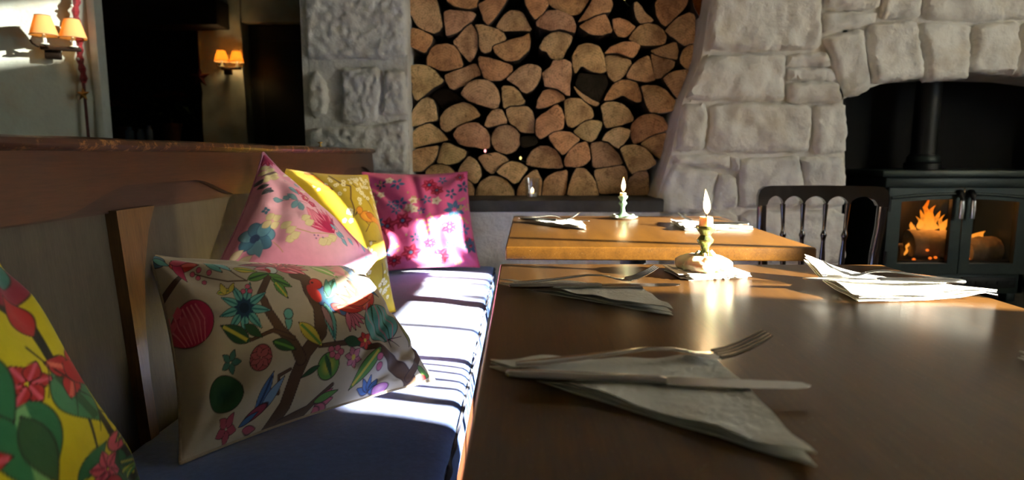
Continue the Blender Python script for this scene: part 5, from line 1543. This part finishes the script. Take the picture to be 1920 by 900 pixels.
fork((0.004, 1.90), (.170, 1.84), ZT + 0.0110, 'steel fork on the square table toward the bench')
napkin((.447, 1.905), (.435, 1.685), (.625, 1.715), ZT, 'white paper napkin on the square table toward the chair', 67, 0.006)
knife((.622, 1.74), (.425, 1.80), ZT + 0.0085, 'steel knife on the square table toward the chair')
fork((.618, 1.76), (.450, 1.83), ZT + 0.0110, 'steel fork on the square table toward the chair')

# ------------------------------------------------------------------ candles
def flame_mesh(h, w, lean=0.0, seg=12):
    m = MB()
    prof = [(0.02, 0), (0.55, 0.10), (0.92, 0.24), (1.0, 0.36), (0.86, 0.52), (0.60, 0.70), (0.30, 0.87), (0.03, 1.0)]
    vs = []; fs = []
    for i, (r, t) in enumerate(prof):
        for k in range(seg):
            a = 2 * PI * k / seg
            vs.append((r * w * math.cos(a) + lean * t * t, r * w * math.sin(a), t * h))
    for i in range(len(prof) - 1):
        for k in range(seg):
            k2 = (k + 1) % seg
            fs.append((i * seg + k, i * seg + k2, (i + 1) * seg + k2, (i + 1) * seg + k))
    fs.append(tuple(range(seg))); fs.append(tuple((len(prof) - 1) * seg + k for k in range(seg)))
    return m.add(vs, fs)

def candle_light(loc, power, color=(1.0, 0.62, 0.28), size=0.012):
    ld = bpy.data.lights.new('candle_glow', 'POINT')
    ld.energy = power; ld.color = color; ld.shadow_soft_size = size
    lo = bpy.data.objects.new('candle_glow', ld); col.objects.link(lo); lo.location = loc

# stack of paper squares under the tall candle
cx, cy = 0.310, 1.068
for k in range(7):
    rg = random.Random(k + 50)
    o = MB().rbox(-0.052, 0.052, -0.046, 0.046, 0, 0.0011, 0.0004, 1).build('paper_sheet', 'paper_napkin', None, loc=(cx + rg.uniform(-.006, .006), cy + rg.uniform(-.005, .005), ZT + 0.0003 + k * 0.0013), rot=(0, 0, math.radians(10 + rg.uniform(-9, 9))))
    tag(o, 'white paper square in the stack under the tall candle', 'paper', 'paper squares stacked under the candlestick')
zb = ZT + 0.0003 + 7 * 0.0013

def candlestick(loc, s, metal, label, wax=True):
    r = empty('candlestick', loc)
    prof = [(.000, 0), (.036, 0), (.038, .003), (.034, .007), (.020, .012), (.011, .020), (.0085, .030), (.0075, .040), (.010, .046), (.0145, .051), (.0155, .056), (.012, .060), (.0095, .064), (.012, .069), (.0165, .074), (.0185, .079), (.0180, .082), (.012, .082), (.010, .076), (.0, .076)]
    MB().lathe([(a * s, b * s) for a, b in prof], seg=28).build('stem', metal, r, smooth=40)
    if wax:
        m = MB()
        wob = lambda a, z: 0.26 * noise.noise(Vector((math.cos(a) * 2.2, math.sin(a) * 2.2, z * 60))) + 0.14 * noise.noise(Vector((math.cos(a) * 6, math.sin(a) * 6, z * 200)))
        m.lathe([(.046 * s, 0.0005), (.050 * s, .005 * s), (.049 * s, .012 * s), (.045 * s, .018 * s), (.038 * s, .023 * s), (.028 * s, .0262 * s), (.016 * s, .0265 * s), (.008 * s, .027 * s)], seg=48, wob=wob)
        wx = m.build('melted_wax', 'candle_wax', r, smooth=70)
        for k, (a, h0, h1, rr) in enumerate(((0.2, .034, .006, .0055), (1.0, .030, .004, .006), (2.2, .031, .008, .005), (3.3, .033, .005, .006), (4.4, .030, .004, .0065), (5.3, .034, .007, .0055), (5.9, .026, .003, .006))):
            pts = [((.012 + (.044 - .012) * q) * math.cos(a + .1 * q) * s, (.012 + .032 * q) * math.sin(a + .1 * q) * s, (h0 + (h1 - h0) * q ** 0.7) * s) for q in (0, .25, .5, .75, 1)]
            MB().tube(pts, [rr * .6 * s, rr * .9 * s, rr * s, rr * 1.1 * s, rr * .7 * s], 8).build('wax_drip', 'candle_wax', wx, smooth=70)
    tag(r, label, 'candlestick')
    return r
def candle(loc, rad, h, fh, fw, label, power, lean=0.0):
    r = empty('candle', loc)
    wob = lambda a, z: 0.06 * noise.noise(Vector((math.cos(a) * 3, math.sin(a) * 3, z * 80)))
    MB().lathe([(rad * .9, 0), (rad, .002), (rad * .98, h * .8), (rad * .92, h), (rad * .6, h - .0015), (rad * .1, h - .002)], seg=24, wob=wob).build('wax_body', 'candle_wax', r, smooth=60)
    MB().tube([(0, 0, h - .003), (0.0005, 0, h + .004), (0.0018, 0, h + .008)], 0.0010, 6).build('wick', 'wick', r, smooth=60)
    flame_mesh(fh, fw, lean).build('flame', 'candle_flame', r, smooth=80, loc=(0.001, 0, h + .003))
    tag(r, label, 'candle')
    candle_light((loc[0], loc[1], loc[2] + h + .003 + fh * .5), power)
S1 = 0.89
candlestick((cx, cy, zb), S1, 'verdigris_brass', 'green-tinged brass candlestick heaped with melted white wax')
candle((cx, cy, zb + .0765 * S1), .0112, .020, .043, .0062, 'short white candle with a tall flame in the waxy brass candlestick', 0.35, -0.004)
# second candle, on a saucer on the square table
sx_, sy_ = .324, 2.01
so = MB().lathe([(.0, .0), (.030, .0), (.044, .006), (.0455, .008), (.030, .0045), (.0, .004)], seg=32).build('saucer', 'saucer_glaze', None, smooth=50, loc=(sx_, sy_, ZT + .0003))
tag(so, 'small pale saucer under the green candlestick', 'saucer')
candlestick((sx_ - .003, sy_, ZT + .0046), 0.82, 'green_enamel', 'small green candlestick on the square table by the logs', wax=False)
candle((sx_ - .003, sy_, ZT + .0046 + .0765 * .82), .010, .014, .047, .0066, 'low stub candle with a tall flame in the green candlestick', 0.3)
MB_ = MB()
for k, (a, d) in enumerate(((0.4, .018), (2.4, .016), (4.0, .019), (5.2, .017))):
    o = MB().lathe([(.002, 0), (.007, .0015), (.0065, .005), (.003, .0072), (.0006, .0078)], seg=12).build('shell', 'saucer_glaze', None, smooth=60, loc=(sx_ - .003 + 2.0 * d * math.cos(a), sy_ + 2.0 * d * math.sin(a), ZT + .0062))
    tag(o, 'tiny pale shell on the saucer of the green candlestick', 'shell', 'shells on the saucer')
# tealight in a glass tumbler on the ledge
lx, ly = 0.048, 2.60
g = empty('glass_tumbler', (lx, ly, 0.7645))
MB().lathe([(.0, 0), (.024, 0), (.027, .004), (.0325, .082), (.0312, .082), (.0255, .007), (.0, .006)], seg=32).build('glass_wall', 'clear_glass', g, smooth=50)
tag(g, 'clear glass tumbler holding a tealight on the slate ledge', 'glass')
tl_ = empty('tealight', (lx, ly, 0.7710))
MB().lathe([(.0, 0), (.0185, 0), (.019, .001), (.019, .015), (.0183, .015), (.018, .013), (.0, .013)], seg=28).build('cup', 'bright_steel', tl_, smooth=40)
MB().lathe([(.0, .012), (.0178, .012), (.0178, .0135), (.0, .0135)], seg=24).build('wax', 'candle_wax', tl_, smooth=40)
flame_mesh(.024, .0065).build('flame', 'candle_flame', tl_, smooth=80, loc=(0, 0, .0145))
tag(tl_, 'lit tealight inside the glass tumbler', 'tealight')
candle_light((lx, ly, 0.80), 0.15, size=0.006)

# ------------------------------------------------------------------ spindle-back chair
def chair(loc, rz, label):
    r = empty('spindle_chair', loc, rz)
    ZTOP = 0.838
    sp_x = [-.123, -.059, .013, .082]
    edges = [-.176] + sp_x + [.172]
    lowpts = []
    for a, b in zip(edges[:-1], edges[1:]):
        n = 12
        for k in range(n):
            t = k / n
            lowpts.append((a + (b - a) * t, ZTOP - .064 + .030 * max(0, math.sin(PI * t)) ** 0.55))
    lowpts.append((edges[-1], ZTOP - .064))
    outer = [(.205, ZTOP - .070), (.206, ZTOP - .035), (.200, ZTOP - .014), (.186, ZTOP - .003), (.165, ZTOP), (0, ZTOP + .002), (-.165, ZTOP), (-.186, ZTOP - .003), (-.200, ZTOP - .014), (-.206, ZTOP - .035), (-.205, ZTOP - .070)]
    MB().prism(lowpts + outer, -0.012, 0.012).build('crest_rail', 'chair_lacquer', r)
    for s in (-1, 1):
        MB().tube([(s * .190, 0, ZTOP - .066), (s * .188, 0.002, ZTOP - .14), (s * .178, 0.004, .62), (s * .172, 0, .46), (s * .176, .03, .25), (s * .182, .07, 0.0)], [.0155, .0155, .015, .017, .016, .012], 12).build('back_post', 'chair_lacquer', r, smooth=60)
        MB().tube([(s * .175, -.36, .44), (s * .178, -.365, .25), (s * .180, -.37, 0.0)], [.017, .019, .012], 12).build('front_leg', 'chair_lacquer', r, smooth=60)
        MB().tube([(s * .176, -.36, .18), (s * .179, .045, .18)], .009, 8).build('side_stretcher', 'chair_lacquer', r, smooth=60)
    MB().tube([(-.176, -.2, .18), (.176, -.2, .18)], .009, 8).build('cross_stretcher', 'chair_lacquer', r, smooth=60)
    for x in sp_x:
        z1 = ZTOP - .060; z0 = .462
        prof = [(0, .0085), (.12, .0065), (.27, .0055), (.30, .0075), (.33, .0105), (.36, .0075), (.39, .0062), (.60, .0095), (.78, .0075), (.86, .0065), (.89, .0095), (.92, .0065), (1, .0075)]
        pts = [(x + (x * .86 - x) * t, 0, z1 + (z0 - z1) * t) for t, _ in prof]
        MB().tube(pts, [q for _, q in prof], 10).build('spindle', 'chair_lacquer', r, smooth=60)
    MB().rbox(-.20, .20, -.40, .02, .435, .462, .010, 3).build('seat', 'chair_lacquer', r, smooth=40)
    tag(r, label, 'chair')
    return r
chair((0.997, 2.13, 0), math.radians(-6), 'dark lacquered spindle-back chair in front of the chimney breast')
chair((0.995, 0.933, 0), math.radians(-50), 'dark lacquered spindle-back chair at the window side of the long table')

# ------------------------------------------------------------------ wood stove
st = empty('wood_stove', (1.87, 2.75, 0.30))
def SB(x0, x1, y0, y1, z0, z1, name, mat='cast_iron_stove', rr=.006, par=None):
    return MB().rbox(x0 - 1.87, x1 - 1.87, y0 - 2.75, y1 - 2.75, z0 - .30, z1 - .30, rr).build(name, mat, par or st, smooth=40)
SX0, SX1 = 1.555, 2.185
SB(1.525, 2.215, 2.725, 3.09, .845, .875, 'top_plate')
SB(SX0, SX0 + .03, 2.76, 3.08, .34, .845, 'side_wall'); SB(SX1 - .03, SX1, 2.76, 3.08, .34, .845, 'side_wall')
SB(SX0, SX1, 3.05, 3.08, .34, .845, 'rear_wall', 'iron_dark'); SB(SX0, SX1, 2.76, 3.08, .34, .43, 'ash_box')
SB(SX0, SX1, 2.752, 2.772, .80, .845, 'top_band'); SB(SX0 + .03, SX1 - .03, 2.77, 3.05, .815, .845, 'baffle', 'iron_dark')
for x in (SX0 + .02, SX1 - .06):
    SB(x, x + .04, 2.77, 2.82, .302, .34, 'leg'); SB(x, x + .04, 3.0, 3.05, .302, .34, 'leg')
# doors: frame with an arched glass, one left one right
XM = 1.883
def door(xa, xb, s):
    d = empty('door', (0, 0, 0), parent=st)
    gx0, gx1 = (xa + .055, xb - .045) if s < 0 else (xa + .045, xb - .055)
    zlo, zhi = .43, .80
    gz0, gz1 = .475, .735
    n = 14
    def gtop(x):
        t = (x - 1.87) / 0.30
        return gz1 + .018 * (1 - t * t)
    outer = [(xa, zlo), (xb, zlo), (xb, zhi), (xa, zhi)]
    m = MB()
    Q = lambda a, b, dd: (a - 1.87, dd - 2.75, b - .30)
    m.prism([(xa, zlo), (gx0, zlo), (gx0, zhi), (xa, zhi)], 2.742, 2.764, Q)
    m.prism([(gx1, zlo), (xb, zlo), (xb, zhi), (gx1, zhi)], 2.742, 2.764, Q)
    m.prism([(gx0, zlo), (gx1, zlo), (gx1, gz0), (gx0, gz0)], 2.742, 2.764, Q)
    m.prism([(gx0 + (gx1 - gx0) * k / n, gtop(gx0 + (gx1 - gx0) * k / n)) for k in range(n + 1)] + [(gx1, zhi), (gx0, zhi)], 2.742, 2.764, Q)
    m.build('door_frame', 'cast_iron_stove', d)
    arc = [(xa + .01 + (xb - xa - .02) * k / n - 1.87, -.010, gtop(xa + .01 + (xb - xa - .02) * k / n) + .022 - .30) for k in range(n + 1)]
    MB().tube(arc, .007, 8).build('arched_moulding', 'cast_iron_stove', d, smooth=60)
    gp = MB().prism([(gx0 - .01, gz0 - .01), (gx1 + .01, gz0 - .01)] + [(gx1 + .01 - (gx1 - gx0 + .02) * k / n, gtop(gx1 - (gx1 - gx0) * k / n) + .008) for k in range(n + 1)], 2.756, 2.760, Q)
    gp.build('glass_pane', 'stove_glass', d)
    xh = (xb - .022) if s < 0 else (xa + .022)
    MB().tube([(xh - 1.87, -.034, .450), (xh - 1.87, -.036, .41), (xh - 1.87, -.034, .372)], [.009, .0105, .009], 12).build('handle', 'bright_steel', d, smooth=60)
    MB().tube([(xh - 1.87, -.034, .446), (xh - 1.87, -.030, .468), (xh - 1.87, -.014, .484), (xh - 1.87, -.004, .484)], [.010, .013, .013, .010], 10).build('handle_knuckle', 'iron_dark', d, smooth=60)
    xg = xa if s < 0 else xb
    for z in (.50, .73):
        MB().tube([(xg - 1.87, -.010, z - .03 - .30), (xg - 1.87, -.010, z + .03 - .30)], .009, 10).build('hinge', 'iron_dark', d, smooth=60)
door(SX0 + .012, XM - .002, -1); door(XM + .002, SX1 - .012, 1)
for (xa, xb) in ((SX0 + .04, XM - .03), (XM + .03, SX1 - .04)):
    v = SB(xa, xb, 2.748, 2.762, .365, .415, 'air_vent', 'iron_dark', .004)
    for k in range(5):
        x = xa + (xb - xa) * (k + .5) / 5
        MB().rbox(x - .014 - 1.87, x + .014 - 1.87, -.006, 0.0, .082, .098, .002).build('vent_slot', 'soot', v)
SB(SX0 + .03, SX1 - .03, 2.79, 3.04, .43, .445, 'grate', 'iron_dark')
SB(SX0 + .04, SX1 - .04, 2.768, 2.776, .44, .485, 'log_guard', 'iron_dark', .003)
fl = MB().lathe([(.075, .575), (.075, .60), (.062, .61), (.058, .64), (.052, .642), (.052, 1.15)], cx=-.045, cy=.20, seg=28).build('flue_pipe', 'iron_dark', st, smooth=40)
MB().lathe([(.062, .600), (.066, .606), (.066, .628), (.062, .634)], cx=-.045, cy=.20, seg=28).build('flue_collar', 'cast_iron_stove', st, smooth=40)
tag(st, 'grey-green cast iron wood stove with two arched glass doors', 'stove')
# burning logs, flames, embers
def fire_log(p0, p1, rad, label, seed):
    a, b = Vector(p0), Vector(p1)
    n = 10
    pts = [a.lerp(b, k / n) + Vector((0, 0, .006 * noise.noise(Vector((k * .7, seed, 0))))) for k in range(n + 1)]
    rr = [rad * (1 + .10 * noise.noise(Vector((k * .9, seed, 3)))) for k in range(n + 1)]
    o = MB().tube([p - a for p in pts], rr, 14).build('burning_log', 'fire_log_bark', None, smooth=50, loc=a)
    tag(o, label, 'log', 'logs burning in the stove')
fire_log((1.745, 2.87, .545), (1.925, 2.85, .545), .062, 'ash-grey log burning behind the lit stove door', 1)
fire_log((1.74, 2.96, .490), (1.92, 2.95, .490), .043, 'lower charred log beneath the ash-grey log', 2)
fire_log((1.985, 2.87, .510), (2.14, 2.90, .515), .060, 'dim log behind the darker stove door', 3)
FL = [(1.838, 2.90, .600, .15, .017, -.006), (1.856, 2.91, .600, .115, .022, .010), (1.872, 2.90, .605, .085, .016, .016), (1.818, 2.91, .605, .09, .016, -.014), (1.800, 2.90, .605, .060, .013, -.012),
      (1.895, 2.89, .595, .080, .012, .012), (1.912, 2.89, .575, .085, .010, .010), (1.905, 2.90, .600, .055, .016, .014), (1.850, 2.92, .595, .055, .050, .0), (1.780, 2.90, .595, .045, .013, -.010),
      (1.765, 2.90, .575, .050, .010, .012), (1.735, 2.87, .520, .050, .008, .014), (1.728, 2.87, .490, .040, .007, .010), (1.925, 2.88, .550, .060, .008, .006), (2.080, 2.93, .555, .040, .030, .04), (1.842, 2.895, .60, .095, .010, .003)]
for k, (x, y, z, h, w, ln) in enumerate(FL):
    o = flame_mesh(h, w, ln, 12)
    o.v = [(a + (.010 * math.sin(c * 45 + k * 1.7) + .004 * math.sin(c * 110 + k)) * min(1, c / .03), b * .6, c) for a, b, c in o.v]
    o = o.build('flame', 'fire_flame', None, smooth=80, loc=(x, y, z))
    tag(o, 'orange flame licking up from the burning log in the stove', 'flame', 'flames in the wood stove')
for k, (x, z) in enumerate(((1.790, .492), (1.813, .495), (1.775, .527), (1.640, .545), (1.955, .490), (1.72, .486))):
    o = MB().lathe([(.0005, -.006), (.005, -.004), (.0072, 0), (.005, .004), (.0005, .006)], seg=10).build('ember', 'ember_glow', None, smooth=70, loc=(x, 2.785, z))
    tag(o, 'small glowing orange ember low in the stove', 'ember', 'embers in the wood stove')
candle_light((1.85, 2.86, .74), 2.6, (1.0, 0.42, 0.10), 0.04)

# ------------------------------------------------------------------ wall lamps
def sconce(loc, s, label, power, rz=0.0):
    r = empty('wall_sconce', loc, rz)
    k = s
    MB().rbox(-.035 * k, .035 * k, -.03 * k, 0, -.055 * k, .010 * k, .004).build('back_plate', 'bronze', r, smooth=40)
    MB().rbox(-.045 * k, .130 * k, -.062 * k, -.040 * k, -.016 * k, .006 * k, .004).build('arm', 'bronze', r, smooth=40)
    MB().tube([(0, -.01 * k, -.004 * k), (0, -.05 * k, -.004 * k)], .008 * k, 8).build('arm_bracket', 'bronze', r, smooth=40)
    MB().tube([(-.05 * k, -.05 * k, 0), (-.075 * k, -.05 * k, .012 * k), (-.085 * k, -.045 * k, .03 * k)], .006 * k, 8).build('scroll', 'bronze', r, smooth=40)
    for (x, y) in ((-.012 * k, -.105 * k), (.100 * k, -.060 * k)):
        MB().lathe([(.010 * k, .0), (.020 * k, .004 * k), (.018 * k, .010 * k), (.009 * k, .012 * k), (.009 * k, .050 * k), (.004 * k, .052 * k)], cx=x, cy=y, seg=16).build('candle_tube', 'saucer_glaze', r, smooth=50)
        MB().tube([(x, y, .002 * k), (x * .7, -.055 * k, -.004 * k)], .006 * k, 8).build('cup_support', 'bronze', r, smooth=50)
        MB().lathe([(.003 * k, .052 * k), (.011 * k, .066 * k), (.012 * k, .078 * k), (.006 * k, .092 * k), (.001 * k, .100 * k)], cx=x, cy=y, seg=12).build('bulb', 'bulb_glow', r, smooth=60)
        sh = MB(); seg = 32
        vs = []; fs = []
        for i, (rr, z) in enumerate(((.062, .046), (.055, .070), (.045, .105), (.033, .142), (.0318, .142), (.0438, .105), (.0538, .070), (.0608, .046))):
            for q in range(seg):
                a = 2 * PI * q / seg
                vs.append((x + rr * k * math.cos(a), y + rr * k * math.sin(a), z * k))
        for i in range(8):
            i2 = (i + 1) % 8
            for q in range(seg):
                q2 = (q + 1) % seg
                fs.append((i * seg + q, i * seg + q2, i2 * seg + q2, i2 * seg + q))
        so_ = sh.add(vs, fs).build('shade', 'lamp_shade', r, smooth=60)
        for rr, z in ((.0625, .0465), (.0335, .1415)):
            MB().tube([(x + rr * k * math.cos(2 * PI * q / 32), y + rr * k * math.sin(2 * PI * q / 32), z * k) for q in range(32)], .0016 * k, 6, close=True).build('trim_ring', 'bronze', so_, smooth=60)
        ld = bpy.data.lights.new('sconce_bulb', 'POINT')
        ld.energy = power; ld.color = (1.0, 0.62, 0.26); ld.shadow_soft_size = .015
        lo = bpy.data.objects.new('sconce_bulb', ld); col.objects.link(lo)
        lo.parent = r; lo.location = (x, y, .08 * k)
    tag(r, label, 'wall lamp')
sconce((-2.000, 2.798, 1.390), 0.84, 'bronze double wall lamp with cream shades on the sunlit plaster', 0.28, math.atan(0.44))
sconce((-2.035, 4.555, 1.535), 0.78, 'bronze double wall lamp with glowing amber shades on the far pier', 1.1)

# ------------------------------------------------------------------ christmas bits, plants and jars beyond the bench
def star(loc, R, mat, label, thick=.012, drop=.10):
    pts = []
    for k in range(10):
        a = PI / 2 + k * PI / 5
        q = R if k % 2 == 0 else R * .42
        pts.append((q * math.cos(a), q * math.sin(a)))
    vs = [(x, 0, z) for x, z in pts] + [(0, -thick, 0), (0, thick, 0)]
    fs = [(i, (i + 1) % 10, 10) for i in range(10)] + [((i + 1) % 10, i, 11) for i in range(10)]
    r = empty('hanging_star', loc)
    MB().add(vs, fs).build('star_body', mat, r)
    MB().tube([(0, 0, R), (0, 0, R + drop)], .0015, 6).build('string', 'tinsel_red', r)
    tag(r, label, 'star')
star((-1.898, 2.81, 1.20), .032, 'gold_star', 'small gold star hanging at the white door frame')
star((-2.215, 4.50, 1.47), .075, 'dark_red_star', 'dark red star hanging beside the amber lamps', drop=.256)
gr = empty('tinsel_garland', (-1.908, 2.83, 1.25))
pts = [(0.006 * math.sin(k * .8), .004 * math.cos(k), k * .02) for k in range(70)]
MB().tube(pts, [.010 + .006 * (k % 2) for k in range(70)], 7).build('tinsel_strand', 'tinsel_red', gr)
MB().tube([(.004, 0, -.02 * k) for k in range(0, 14)], .006, 6).build('ribbon_tail', 'dark_red_star', gr)
for k in range(8):
    MB().lathe([(.001, -.007), (.007, 0), (.001, .007)], cx=.008 * math.sin(k * 2.1), cy=-.016, seg=8).build('bead', 'saucer_glaze', gr, smooth=60, loc=(0, 0, .10 + k * .11))
tag(gr, 'dark red tinsel garland with pale beads hanging down the door frame', 'garland')

def poinsettia(loc, s, red, label, seed):
    rg = random.Random(seed)
    r = empty('potted_poinsettia', loc)
    MB().lathe([(.05 * s, 0), (.065 * s, .11 * s), (.070 * s, .11 * s), (.070 * s, .13 * s), (.058 * s, .13 * s), (.0, .12 * s)], seg=20).build('pot', 'terracotta', r, smooth=40)
    def leafmesh(m, base, d, L, w):
        d = Vector(d).normalized(); sd = d.cross(Vector((0, 0, 1))).normalized(); up = sd.cross(d)
        b = Vector(base)
        c = [b, b + d * L * .45 + sd * w + up * .01, b + d * L - up * .02, b + d * L * .45 - sd * w + up * .01, b + d * L * .5 - up * .012]
        m.add([tuple(p) for p in c], [(0, 1, 4), (1, 2, 4), (2, 3, 4), (3, 0, 4)])
    g_, b_ = MB(), MB()
    MB().tube([(0, 0, .12 * s), (0, 0, .24 * s)], .008 * s, 6).build('stem', 'poinsettia_leaf', r)
    for k in range(70):
        a = rg.uniform(0, 2 * PI); e = rg.uniform(-.5, .6)
        rad = rg.uniform(0, .10) * s
        base = (rad * math.cos(a), rad * math.sin(a), (.16 + rg.uniform(0, .12)) * s)
        leafmesh(g_, base, (math.cos(a), math.sin(a), e), rg.uniform(.07, .12) * s, .025 * s)
    g_.build('foliage', 'poinsettia_leaf', r)
    for k in range(red):
        a0 = rg.uniform(0, 2 * PI); rr = rg.uniform(0, .12) * s
        c = (rr * math.cos(a0), rr * math.sin(a0), (.28 + rg.uniform(0, .06)) * s)
        for q in range(6):
            a = q * PI / 3 + a0
            leafmesh(b_, c, (math.cos(a), math.sin(a), .25), .07 * s, .018 * s)
    b_.build('bracts', 'poinsettia_bract', r)
    tag(r, label, 'potted plant')
poinsettia((-2.50, 4.62, 1.032), 1.0, 12, 'large red poinsettia in a clay pot in the dark alcove', 1)
poinsettia((-2.82, 4.60, 1.032), .82, 8, 'smaller red poinsettia beside the white door frame in the dark alcove', 2)
for k, (x, h, rr, lb) in enumerate(((-2.735, .10, .028, 'pale blue glass jar nearest the smaller poinsettia'), (-2.655, .085, .026, 'pale blue squat glass jar between the poinsettias'), (-2.595, .11, .022, 'slim pale blue glass jar beside the large poinsettia'))):
    j = empty('glass_jar', (x, 4.50, 1.032))
    MB().lathe([(.0, 0), (rr * .9, 0), (rr, .006), (rr, h * .7), (rr * .6, h * .84), (rr * .62, h), (rr * .5, h), (rr * .48, h * .84), (.0, h * .8)], seg=18).build('jar_body', 'blue_glass', j, smooth=50)
    tag(j, lb, 'jar')
